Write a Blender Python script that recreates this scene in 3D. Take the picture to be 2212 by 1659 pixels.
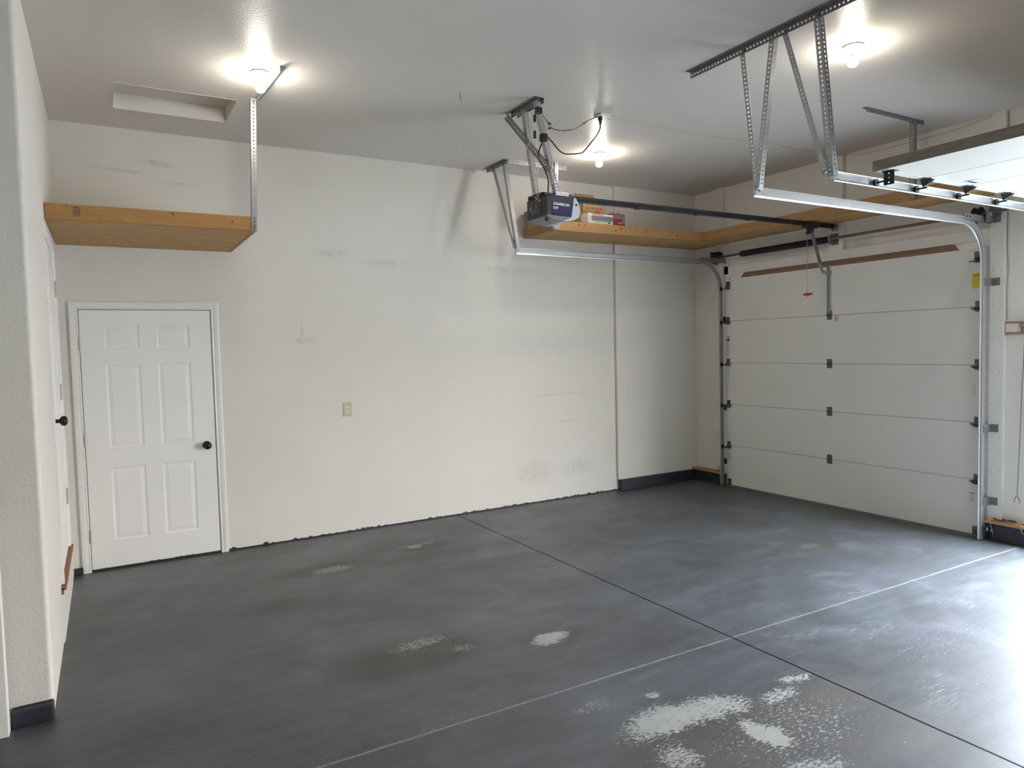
import bpy, bmesh, math, random
from mathutils import Vector, Matrix
random.seed(7)
PI = math.pi
scene = bpy.context.scene
for o in list(bpy.data.objects):
    bpy.data.objects.remove(o)
col = scene.collection

# ------------------------------------------------------------------ camera
L, H = 6.537, 3.443
cam_d = bpy.data.cameras.new('camera')
cam = bpy.data.objects.new('camera', cam_d); col.objects.link(cam)
yaw, pit, rol = math.radians(30.1956), math.radians(-2.9816), math.radians(-1.3926)
fw = Vector((math.sin(yaw)*math.cos(pit), math.cos(yaw)*math.cos(pit), math.sin(pit)))
rt = Vector((math.cos(yaw), -math.sin(yaw), 0)); up = rt.cross(fw)
R2 = rt*math.cos(rol)+up*math.sin(rol); U2 = up*math.cos(rol)-rt*math.sin(rol)
M = Matrix((R2, U2, -fw)).transposed().to_4x4(); M.translation = (0.2718, -6.2969, 1.6661)
cam.matrix_world = M
cam_d.sensor_width = 36; cam_d.lens = 1511.809/2212*36; cam_d.clip_start = .02; cam_d.clip_end = 400
scene.camera = cam

# ------------------------------------------------------------------ world, daylight, exposure
SKY = 110.0
BULB = 270.0
w = bpy.data.worlds.new('World'); scene.world = w; w.use_nodes = True
wn = w.node_tree.nodes; wl = w.node_tree.links
bg = wn['Background']
tc = wn.new('ShaderNodeTexCoord'); sx = wn.new('ShaderNodeSeparateXYZ'); cr = wn.new('ShaderNodeValToRGB')
wl.new(tc.outputs['Generated'], sx.inputs[0]); wl.new(sx.outputs['Z'], cr.inputs[0]); wl.new(cr.outputs[0], bg.inputs['Color'])
mp = wn.new('ShaderNodeMapRange'); wl.new(sx.outputs['Z'], mp.inputs[0]); wl.new(mp.outputs[0], cr.inputs[0])
mp.inputs[1].default_value = -1; mp.inputs[2].default_value = 1
e = cr.color_ramp.elements
e[0].position, e[0].color = .5, (.17, .16, .145, 1)          # hazy horizon with the houses and trees across the street
e[1].position, e[1].color = 1.0, (.80, .93, 1.0, 1)
for pos_, c_ in ((.56, (.19, .18, .165)), (.64, (.27, .28, .30)), (.75, (.42, .465, .54)), (.88, (.74, .85, .97))):
    k = e.new(pos_); k.color = (*c_, 1)
bg.inputs['Strength'].default_value = SKY
vs = scene.view_settings
vs.view_transform = 'Standard'; vs.look = 'None'; vs.gamma = 1; vs.use_curve_mapping = False
vs.exposure = 0.04
# light portal filling the open vehicle doorway: guides the sky light in, gives off nothing itself
pd = bpy.data.lights.new('doorway_portal', 'AREA'); pd.shape = 'RECTANGLE'; pd.size = 2.74; pd.size_y = 2.44
try: pd.cycles.is_portal = True
except Exception: pass
po = bpy.data.objects.new('doorway_portal', pd); col.objects.link(po)
po.matrix_world = Matrix(((0, 0, 1, L+.16), (1, 0, 0, -5.25), (0, 1, 0, 1.22), (0, 0, 0, 1)))

# ------------------------------------------------------------------ material helpers
class NT:
    def __init__(s, name):
        s.m = bpy.data.materials.new(name); s.m.use_nodes = True
        s.t = s.m.node_tree; s.b = s.t.nodes['Principled BSDF']
    def n(s, typ, **kw):
        x = s.t.nodes.new(typ)
        for k, v in kw.items():
            if hasattr(x, k): setattr(x, k, v)
        return x
    def link(s, a, b): s.t.links.new(a, b)
    def coord(s):
        return s.n('ShaderNodeTexCoord').outputs['Object']
    def geo(s):
        return s.n('ShaderNodeNewGeometry').outputs['Position']
    def put(s, sock, v):
        if hasattr(v, 'is_linked') or isinstance(v, bpy.types.NodeSocket): s.link(v, sock)
        elif isinstance(v, (tuple, list)) and len(v) == 3 and sock.type == 'RGBA': sock.default_value = (*v, 1)
        else: sock.default_value = v
    def math(s, op, a, b=0.0, clamp=False):
        x = s.n('ShaderNodeMath'); x.operation = op; x.use_clamp = clamp
        s.put(x.inputs[0], a); s.put(x.inputs[1], b); return x.outputs[0]
    def noise(s, vec, scale, detail=3, rough=.5, dist=0.0):
        x = s.n('ShaderNodeTexNoise'); s.put(x.inputs['Vector'], vec); x.inputs['Scale'].default_value = scale
        x.inputs['Detail'].default_value = detail; x.inputs['Roughness'].default_value = rough
        x.inputs['Distortion'].default_value = dist; return x.outputs['Fac']
    def mapping(s, vec, loc=(0, 0, 0), rot=(0, 0, 0), scale=(1, 1, 1)):
        x = s.n('ShaderNodeMapping'); s.put(x.inputs['Vector'], vec)
        x.inputs['Location'].default_value = loc; x.inputs['Rotation'].default_value = rot; x.inputs['Scale'].default_value = scale
        return x.outputs[0]
    def remap(s, v, a, b, c=0.0, d=1.0, smooth=False):
        x = s.n('ShaderNodeMapRange'); x.clamp = True
        if smooth: x.interpolation_type = 'SMOOTHSTEP'
        s.put(x.inputs[0], v)
        for i, k in enumerate((a, b, c, d)): x.inputs[i+1].default_value = k
        return x.outputs[0]
    def mix(s, f, a, b):
        x = s.n('ShaderNodeMix'); x.data_type = 'RGBA'
        s.put(x.inputs[0], f); s.put(x.inputs[6], a); s.put(x.inputs[7], b); return x.outputs[2]
    def ramp(s, v, stops):
        x = s.n('ShaderNodeValToRGB'); s.put(x.inputs[0], v); e = x.color_ramp.elements
        e[0].position, e[0].color = stops[0][0], (*stops[0][1], 1)
        e[1].position, e[1].color = stops[-1][0], (*stops[-1][1], 1)
        for p, c in stops[1:-1]:
            k = e.new(p); k.color = (*c, 1)
        return x.outputs[0]
    def sep(s, v):
        x = s.n('ShaderNodeSeparateXYZ'); s.put(x.inputs[0], v); return x.outputs
    def bump(s, h, strength, dist=.002):
        x = s.n('ShaderNodeBump'); s.put(x.inputs['Height'], h); x.inputs['Strength'].default_value = strength
        x.inputs['Distance'].default_value = dist; s.link(x.outputs[0], s.b.inputs['Normal'])
    def ell(s, vec, cx, cy, rx, ry, rot=0.0, plane='xy'):
        """1 in the middle of an ellipse, falling to 0 at its rim"""
        m = s.n('ShaderNodeMapping'); m.vector_type = 'TEXTURE'; s.put(m.inputs['Vector'], vec)
        if plane == 'xy':
            m.inputs['Location'].default_value = (cx, cy, 0); m.inputs['Rotation'].default_value = (0, 0, rot); m.inputs['Scale'].default_value = (rx, ry, 1e3)
        elif plane == 'xz':
            m.inputs['Location'].default_value = (cx, 0, cy); m.inputs['Rotation'].default_value = (0, rot, 0); m.inputs['Scale'].default_value = (rx, 1e3, ry)
        x = s.n('ShaderNodeVectorMath'); x.operation = 'LENGTH'; s.link(m.outputs[0], x.inputs[0])
        return s.math('SUBTRACT', 1.0, x.outputs['Value'], True)
    def col(s, c): s.put(s.b.inputs['Base Color'], c)
    def set(s, rough=.5, metal=0.0, spec=None):
        s.put(s.b.inputs['Roughness'], rough); s.b.inputs['Metallic'].default_value = metal
        if spec is not None: s.b.inputs['Specular IOR Level'].default_value = spec

def plain(name, c, rough=.5, metal=0.0, spec=None, nscale=0, namp=.08):
    t = NT(name)
    if nscale:
        f = t.noise(t.coord(), nscale, 4)
        t.col(t.mix(f, tuple(k*(1-namp) for k in c), tuple(min(1, k*(1+namp)) for k in c)))
    else: t.col(c)
    t.set(rough, metal, spec); return t.m

def wall_mat():
    t = NT('wall_paint'); p = t.geo()
    base = (.755, .725, .672)
    n1 = t.noise(p, .9, 3); c = t.mix(t.remap(n1, .35, .65), tuple(k*.96 for k in base), base)
    # soft scuffs and dirt clouds on the long wall (x,z of the wall face)
    d = 0.0
    for (cx, cz, rx, rz, a, rot) in [(3.33, 3.0, .22, .7, .12, 0), (3.36, 2.25, .16, .5, .12, 0), (.70, 3.2, .16, .03, .6, .05), (.45, 3.12, .3, .02, .35, .05),
                                (.85, 3.05, .25, .02, .35, .05), (2.1, 2.55, .25, .05, .28, 0), (2.56, 2.49, .3, .05, .3, 0), (3.9, 2.47, .5, .05, .25, 0),
                                (1.83, 1.77, .12, .05, .45, 0), (1.80, 1.86, .02, .12, .35, 0), (4.2, .33, .32, .16, .30, 0), (4.75, .33, .28, .11, .30, 0),
                                (4.5, 1.15, .5, .012, .45, 0), (4.6, .85, .2, .02, .3, 0), (2.9, 1.6, 1.2, .5, .07, 0), (4.3, 1.65, 1.3, .35, .06, 0)]:
        e = t.math('MULTIPLY', t.remap(t.ell(p, cx, cz, rx, rz, rot, 'xz'), 0, .8), a)
        d = t.math('MAXIMUM', d, e)
    br = t.remap(t.noise(t.mapping(p, rot=(0, .9, 0), scale=(6, 1, 60)), 3.0, 3), .40, .60)
    br2 = t.remap(t.noise(p, 14, 4), .3, .6)
    d = t.math('MULTIPLY', d, t.math('MULTIPLY', t.remap(br, 0, 1, .35, 1), br2))
    c = t.mix(d, c, (.22, .21, .19))
    # specks and old nail holes
    v = t.n('ShaderNodeTexVoronoi'); t.put(v.inputs['Vector'], p); v.inputs['Scale'].default_value = 4.2
    sp = t.math('LESS_THAN', v.outputs['Distance'], .018)
    c = t.mix(t.math('MULTIPLY', sp, .5), c, (.12, .11, .10))
    # dark paint smeared up from the floor edge
    z = t.sep(p)[2]
    e = t.math('LESS_THAN', z, t.remap(t.noise(p, 16, 5, .7), .5, .85, .012, .055))
    y = t.sep(p)[1]
    c = t.mix(t.math('MULTIPLY', e, t.math('GREATER_THAN', y, -.2)), c, (.03, .034, .042))
    t.col(c); t.set(.5, 0, .35)
    b = t.math('ADD', t.noise(p, 70, 3, .55), t.math('MULTIPLY', t.noise(p, 160, 2), .35))
    t.bump(b, .55, .0035); return t.m

def ceil_mat():
    t = NT('ceiling_paint'); p = t.coord()
    n1 = t.noise(p, .8, 3); c = t.mix(t.remap(n1, .35, .65), (.69, .652, .61), (.72, .682, .64))
    t.col(c); t.set(.40, 0, .25)
    b = t.math('ADD', t.noise(p, 75, 3, .55), t.math('MULTIPLY', t.noise(p, 190, 2), .35))
    t.bump(b, .5, .003); return t.m

def floor_mat():
    t = NT('painted_concrete'); p = t.geo()
    # warp coordinates so that patch rims break up
    nz = t.n('ShaderNodeTexNoise'); t.put(nz.inputs['Vector'], p); nz.inputs['Scale'].default_value = 7; nz.inputs['Detail'].default_value = 5
    vm = t.n('ShaderNodeVectorMath'); vm.operation = 'MULTIPLY_ADD'
    t.link(nz.outputs['Color'], vm.inputs[0]); vm.inputs[1].default_value = (.16, .16, 0); t.link(p, vm.inputs[2])
    sb = t.n('ShaderNodeVectorMath'); sb.operation = 'SUBTRACT'; t.link(vm.outputs[0], sb.inputs[0]); sb.inputs[1].default_value = (.08, .08, 0)
    q = sb.outputs[0]
    cloud = t.noise(t.mapping(p, scale=(.7, 1, 1), rot=(0, 0, .15)), 1.1, 5, .62)
    streak = t.noise(t.mapping(p, scale=(1.0, 7, 1), rot=(0, 0, .1)), 2.2, 5, .6)
    c = t.ramp(t.math('ADD', t.math('MULTIPLY', cloud, .65), t.math('MULTIPLY', streak, .35)),
               [(.34, (.028, .030, .034)), (.45, (.048, .052, .058)), (.53, (.064, .072, .082)), (.66, (.098, .113, .132))])
    fine = t.noise(p, 45, 4, .7)
    c = t.mix(t.remap(fine, .35, .75, 0, .5), c, (.105, .11, .115))
    hz_ = t.remap(t.noise(p, 1.7, 5, .66, 1.2), .50, .68, 0, .5)
    c = t.mix(t.math('MULTIPLY', hz_, t.remap(t.sep(p)[0], .5, 5.0, .35, 1)), c, (.135, .152, .175))
    dk_ = t.remap(t.noise(t.mapping(p, loc=(4, 2, 0)), 1.3, 4, .65, .8), .52, .68, 0, .55)
    c = t.mix(dk_, c, (.040, .037, .034))
    # brown grime
    g = 0.0
    for (cx, cy, rx, ry, a) in [(1.65, -2.78, .55, .30, .95), (2.45, -3.0, .30, .14, .75), (2.55, -.86, .30, .12, .75), (1.68, -.98, .48, .2, .7), (2.45, -1.12, .7, .18, .5),
                             (5.05, -2.7, .42, .25, .9), (2.45, -4.25, .7, .38, .95), (2.95, -4.25, .55, .2, .8), (3.1, -4.3, .35, .16, .9), (1.2, -1.6, .3, .2, .4), (2.9, -1.6, .6, .2, .35), (3.1, -2.3, .5, .2, .4), (3.0, -4.6, .6, .2, .7)]:
        g = t.math('MAXIMUM', g, t.math('MULTIPLY', t.remap(t.ell(q, cx, cy, rx, ry), 0, .55, 0, 1, True), a))
    c = t.mix(t.math('MULTIPLY', g, t.remap(cloud, .3, .7, .55, 1)), c, t.mix(t.noise(p, 6, 3), (.024, .020, .015), (.085, .073, .056)))
    # paint worn through to pale concrete, scraped in streaks
    sc = t.noise(t.mapping(p, scale=(1, 2.4, 1), rot=(0, 0, -.28)), 36, 6, .76)
    wpat = 0.0
    for (cx, cy, rx, ry, a, rot) in [(2.40, -2.995, .19, .125, 1.35, 0), (2.46, -.80, .16, .075, 1.2, 0), (2.62, -.74, .16, .05, .75, 0), (1.72, -1.02, .32, .13, .85, 0),
                                (1.75, -2.66, .36, .15, .74, 0), (1.93, -2.83, .14, .10, .66, 0), (2.36, -4.02, .42, .17, 1.15, .1), (2.62, -4.04, .30, .16, 1.0, -.2),
                                (2.63, -4.32, .12, .22, 1.25, .15), (2.94, -4.14, .22, .13, .85, 0), (3.14, -4.06, .18, .06, .9, 0), (2.15, -3.75, .22, .10, .60, 0),
                                (2.45, -3.82, .08, .05, .95, 0), (2.2, -4.25, .2, .16, .85, 0), (5.15, -2.66, .22, .12, .55, 0), (2.5, -4.6, .5, .16, .8, 0), (2.75, -4.35, .8, .42, .55, 0), (1.8, -2.75, .5, .3, .42, 0), (1.7, -1.0, .4, .18, .45, 0), (4.2, -4.2, 1.0, .4, .40, 0)]:
        wpat = t.math('MAXIMUM', wpat, t.math('MULTIPLY', t.remap(t.ell(q, cx, cy, rx, ry, rot), 0, .7), a))
    thr = t.math('ADD', t.math('MULTIPLY', wpat, .30), t.math('MULTIPLY', sc, 1.0))
    wear = t.remap(thr, .71, .75)
    wear = t.math('MULTIPLY', wear, t.math('GREATER_THAN', wpat, .02))
    c = t.mix(wear, c, t.mix(t.noise(p, 25, 3), (.25, .255, .24), (.35, .355, .335)))
    # stray chips and hairline scratches everywhere
    v = t.n('ShaderNodeTexVoronoi'); t.put(v.inputs['Vector'], t.mapping(q, scale=(1, 1.6, 1))); v.inputs['Scale'].default_value = 3.6
    chip = t.math('LESS_THAN', v.outputs['Distance'], t.remap(t.noise(p, 3, 2), .4, .7, .004, .022))
    c = t.mix(t.math('MULTIPLY', chip, .65), c, (.42, .42, .40))
    v2 = t.n('ShaderNodeTexVoronoi'); t.put(v2.inputs['Vector'], q); v2.inputs['Scale'].default_value = 11
    chip2 = t.math('MULTIPLY', t.math('LESS_THAN', v2.outputs['Distance'], .03), t.math('GREATER_THAN', t.noise(p, 1.6, 4, .6), .53))
    c = t.mix(t.math('MULTIPLY', chip2, .6), c, (.36, .37, .37))
    for ang, sc_, ph in ((.35, 1.3, 0), (-.9, 1.0, 5), (1.3, .9, 9)):
        wv = t.noise(t.mapping(p, loc=(ph, ph, 0), rot=(0, 0, ang), scale=(.9, 34, 1)), sc_*2.2, 3, .5)
        msk = t.math('GREATER_THAN', t.noise(t.mapping(p, loc=(ph, 0, 0)), 2.4, 3), .60)
        c = t.mix(t.math('MULTIPLY', t.math('MULTIPLY', t.remap(wv, .70, .73), msk), .45), c, (.32, .33, .33))
    wvs = t.noise(t.mapping(p, rot=(0, 0, .3), scale=(4, 40, 1)), 2.5, 5, .7)
    # scrape marks
    for (cx, cy, rx, ry, rot) in [(1.52, -3.47, .13, .006, .02), (1.47, -3.44, .10, .004, .05), (1.5, -3.51, .08, .004, .03), (1.6, -3.49, .1, .004, .02),
                                  (4.78, -3.9, .22, .05, -.35), (4.86, -4.02, .16, .10, .4), (4.02, -3.9, .26, .13, -.3), (3.6, -4.5, .3, .12, .5), (4.4, -3.5, .4, .08, .1), (3.6, -3.72, .3, .08, -.4)]:
        k = t.math('MULTIPLY', t.remap(t.ell(q if ry > .015 else p, cx, cy, rx, ry, rot), 0, .9 if ry > .015 else .3), t.remap(wvs, .52, .64))
        c = t.mix(t.math('MULTIPLY', k, .55 if ry > .015 else .7), c, (.42, .43, .42))
    X, Y, Z = t.sep(p)[0], t.sep(p)[1], t.sep(p)[2]
    # saw-cut joints: the dark open one and the one rubbed pale along its lips
    wob = t.math('MULTIPLY', t.math('SUBTRACT', t.noise(p, 4, 2), .5), .01)
    ja = t.math('ABSOLUTE', t.math('ADD', t.math('SUBTRACT', X, 3.264), wob))
    yl = t.math('ADD', t.math('ADD', Y, 3.556), t.math('MULTIPLY', t.math('SUBTRACT', X, 3.2), .012))
    jb = t.math('ABSOLUTE', t.math('ADD', yl, wob))
    rub = t.math('MULTIPLY', t.remap(jb, .0035, .009, 1, 0), t.remap(t.noise(p, 30, 3, .75), .30, .56, .25, 1))
    c = t.mix(t.math('MULTIPLY', rub, .7), c, (.30, .31, .31))
    c = t.mix(t.remap(ja, .0030, .0066, 1, 0), c, (.006, .006, .007))
    # crack by the near left corner
    t.col(c)
    r = t.math('ADD', t.remap(cloud, .3, .7, .50, .40), t.math('MULTIPLY', wear, .28))
    r = t.math('ADD', r, t.math('MULTIPLY', g, .12))
    t.set(r, 0, .85); t.put(t.b.inputs['Specular IOR Level'], t.remap(ja, .005, .009, .03, .85))
    h = t.math('ADD', t.math('MULTIPLY', t.noise(p, 60, 2), .25), t.math('MULTIPLY', t.noise(p, 1.2, 2), .8))
    t.bump(h, .25, .003); return t.m

def wood_mat(name, axis='x', c0=(.55, .29, .11), c1=(.40, .185, .06), knots=(), kc=(.13, .05, .018)):
    t = NT(name); p = t.geo()
    s = {'x': (.6, 9, 9), 'y': (9, .6, 9), 'z': (9, 9, .6)}[axis]
    q = t.mapping(p, scale=s)
    n = t.noise(q, 2.0, 4, .55, 1.4)
    r = t.math('FRACT', t.math('MULTIPLY', n, 7.0))
    c = t.mix(t.remap(r, .1, .95, 0, .55), c0, c1)
    c = t.mix(t.remap(t.noise(q, 22, 3), .35, .7, 0, .35), c, tuple(k*.75 for k in c0))
    for (cx, cy, cz, rr) in knots:
        vm = t.n('ShaderNodeVectorMath'); vm.operation = 'DISTANCE'; t.put(vm.inputs[0], p); vm.inputs[1].default_value = (cx, cy, cz)
        d = t.math('ADD', vm.outputs['Value'], t.math('MULTIPLY', t.math('SUBTRACT', n, .5), .012))
        c = t.mix(t.remap(d, rr*.55, rr*1.1, .9, 0), c, kc)
        ring = t.math('MULTIPLY', t.remap(t.math('ABSOLUTE', t.math('SUBTRACT', d, rr*2)), 0, rr*.4, .35, 0), 1.0)
        c = t.mix(ring, c, c1)
    t.col(c); t.set(.62, 0, .35); t.bump(n, .12, .002); return t.m

def osb_mat(name='strand_board', k=1.0):
    t = NT(name); p = t.geo()
    c = (.60*k, .36*k, .135*k)
    out = c
    for i, (rot, sc) in enumerate(((.15, 9), (-.35, 11), (.7, 8))):
        v = t.n('ShaderNodeTexVoronoi'); t.put(v.inputs['Vector'], t.mapping(p, loc=(i*3.1, i, 0), rot=(0, 0, rot), scale=(1, 4.2, 4.2))); v.inputs['Scale'].default_value = sc
        g = t.sep(v.outputs['Color'])[0]
        out = t.mix(t.remap(g, .45, 1, 0, .55), out, [(.70*k, .46*k, .20*k), (.36*k, .18*k, .06*k), (.50*k, .27*k, .09*k)][i])
    out = t.mix(t.remap(t.noise(t.mapping(p, scale=(2, 10, 10)), 9, 4, .7), .42, .75, 0, .5), out, (.30*k, .15*k, .05*k))
    t.col(out); t.set(.6, 0, .4); t.bump(t.noise(p, 60, 2), .15, .002); return t.m

def galv_mat(name='galvanized_steel', c=(.50, .52, .53), rough=.42, metal=.85):
    t = NT(name); p = t.coord()
    v = t.n('ShaderNodeTexVoronoi'); t.put(v.inputs['Vector'], p); v.inputs['Scale'].default_value = 110
    g = t.sep(v.outputs['Color'])[0]
    cc = t.mix(g, tuple(k*.93 for k in c), tuple(min(1, k*1.05) for k in c))
    cc = t.mix(t.remap(t.noise(p, 6, 4), .5, .8, 0, .3), cc, tuple(k*.6 for k in c))
    t.col(cc); t.put(t.b.inputs['Roughness'], t.remap(g, 0, 1, rough-.03, rough+.05)); t.b.inputs['Metallic'].default_value = metal
    return t.m

WALL = wall_mat(); CEIL = ceil_mat(); FLOOR = floor_mat()
GALV = galv_mat(c=(.40, .415, .42), rough=.5, metal=.75); GALVD = galv_mat('dull_steel', (.24, .245, .25), .55, .7); TRACK = galv_mat('track_steel', (.46, .475, .48), .42, .85)
DARKM = plain('dark_hardware', (.035, .035, .037), .42, .6, nscale=20)
HINGE = galv_mat('hinge_steel', (.13, .13, .125), .45, .7)
BLACK = plain('black_plastic', (.012, .012, .014), .35)
BLACKR = plain('black_rubber', (.010, .010, .011), .55)
GREYP = plain('grey_plastic', (.028, .029, .031), .45)
BLUE = plain('navy_enamel', (.006, .010, .040), .3, nscale=4, namp=.15)
LENS = plain('milky_lens', (.56, .57, .60), .35)
TRIMW = plain('white_trim_enamel', (.80, .79, .765), .38, nscale=5, namp=.04)
DOORW = plain('white_door_enamel', (.87, .86, .845), .36, nscale=2.5, namp=.035)
BRONZE = plain('oil_rubbed_bronze', (.018, .014, .013), .35, .4)
NICK = galv_mat('satin_nickel', (.42, .40, .36), .35, .9)
CURBM = plain('curb_paint', (.026, .030, .040), .45, nscale=14, namp=.35)
LUMX = wood_mat('shelf_lumber_x', 'x', (.41, .235, .098), (.30, .155, .06), [(4.47, -.6, 2.862, .012), (4.40, -.6, 2.862, .012), (4.93, -.6, 2.858, .014), (4.86, -.6, 2.832, .010), (5.27, -.6, 2.85, .014), (5.63, -.6, 2.862, .013), (5.70, -.6, 2.84, .012), (5.12, -.6, 2.85, .006), (5.45, -.6, 2.85, .006)])
LUMY = wood_mat('shelf_lumber_y', 'y', (.38, .215, .088), (.28, .145, .057), [(6.08, -1.72, 2.87, .010), (6.08, -1.25, 2.85, .012), (6.08, -1.95, 2.86, .008), (6.08, -2.3, 2.85, .012), (4.1, -.35, 2.86, .01)])
LUML = wood_mat('shelf_lumber_left', 'x', (.41, .22, .08), (.29, .135, .045), [(.71, -1.15, 2.60, .009), (.12, -1.15, 2.61, .006), (1.08, -1.15, 2.575, .007), (.30, -1.15, 2.54, .005)])
OSB = osb_mat(k=.86)
PLANK = wood_mat('sill_plank_wood', 'y', (.46, .26, .12), (.30, .15, .06), [])
SILLW = wood_mat('threshold_wood', 'y', (.27, .13, .07), (.17, .075, .04), [])
WEATH = wood_mat('weathered_edge', 'y', (.30, .26, .21), (.14, .12, .095), [])
BROWN = wood_mat('bare_header_wood', 'y', (.25, .155, .10), (.17, .10, .06), [])
CARD = plain('cardboard', (.50, .33, .17), .7, nscale=12, namp=.1)
CARDD = plain('cardboard_inside', (.22, .13, .07), .8)
WHITE = plain('white_plastic', (.74, .73, .70), .4)
IVORY = plain('ivory_plastic', (.56, .52, .39), .4)
SLOT = plain('socket_slot', (.02, .02, .02), .6)
PAPER = plain('paper_label', (.68, .67, .64), .6)
YEL = plain('yellow_label', (.72, .58, .03), .5)
RED = plain('red_plastic', (.42, .012, .022), .4)
REDC = plain('red_carton', (.36, .02, .03), .45)
GREYC = plain('grey_carton', (.17, .18, .20), .5)
INKR = plain('red_ink', (.38, .03, .02), .6)
INKB = plain('black_ink', (.03, .03, .035), .6)
INKBR = plain('brown_ink', (.20, .09, .03), .7)
ORANGE = plain('orange_ink', (.55, .11, .03), .6)
NAVYI = plain('navy_ink', (.02, .03, .10), .6)
WIREW = plain('wire_cream', (.56, .50, .38), .6)
WIRER = plain('wire_tan', (.46, .27, .16), .6)
ROPE = plain('red_cord', (.50, .22, .18), .8)
SHAFT = plain('worn_shaft_steel', (.16, .13, .125), .45, .7, nscale=12, namp=.3)
SPRING = plain('black_spring_coil', (.014, .014, .017), .38, .35)
TWINE = plain('twine', (.62, .56, .45), .8)
GSKIN = None
def gskin():
    t = NT('garage_door_skin'); p = t.coord()
    c = t.mix(t.noise(p, 3, 5, .6), (.69, .685, .65), (.73, .725, .69))
    v = t.n('ShaderNodeTexVoronoi'); t.put(v.inputs['Vector'], p); v.inputs['Scale'].default_value = 7
    c = t.mix(t.math('MULTIPLY', t.math('LESS_THAN', v.outputs['Distance'], .02), .4), c, (.15, .14, .13))
    t.col(c); t.set(.45, 0, .4); t.bump(t.noise(p, 230, 2), .25, .001); return t.m
GSKIN = gskin()
STILE = plain('garage_door_stile', (.71, .705, .67), .4, nscale=3, namp=.05)
CONC = plain('driveway_concrete', (.125, .12, .112), .8, nscale=1.5, namp=.08)
def emis(name, c, s):
    t = NT(name); t.col((.9, .9, .9)); t.b.inputs['Emission Color'].default_value = (*c, 1); t.b.inputs['Emission Strength'].default_value = s; return t.m
BULBM = emis('lit_bulb', (1.0, .92, .79), BULB)

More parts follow.
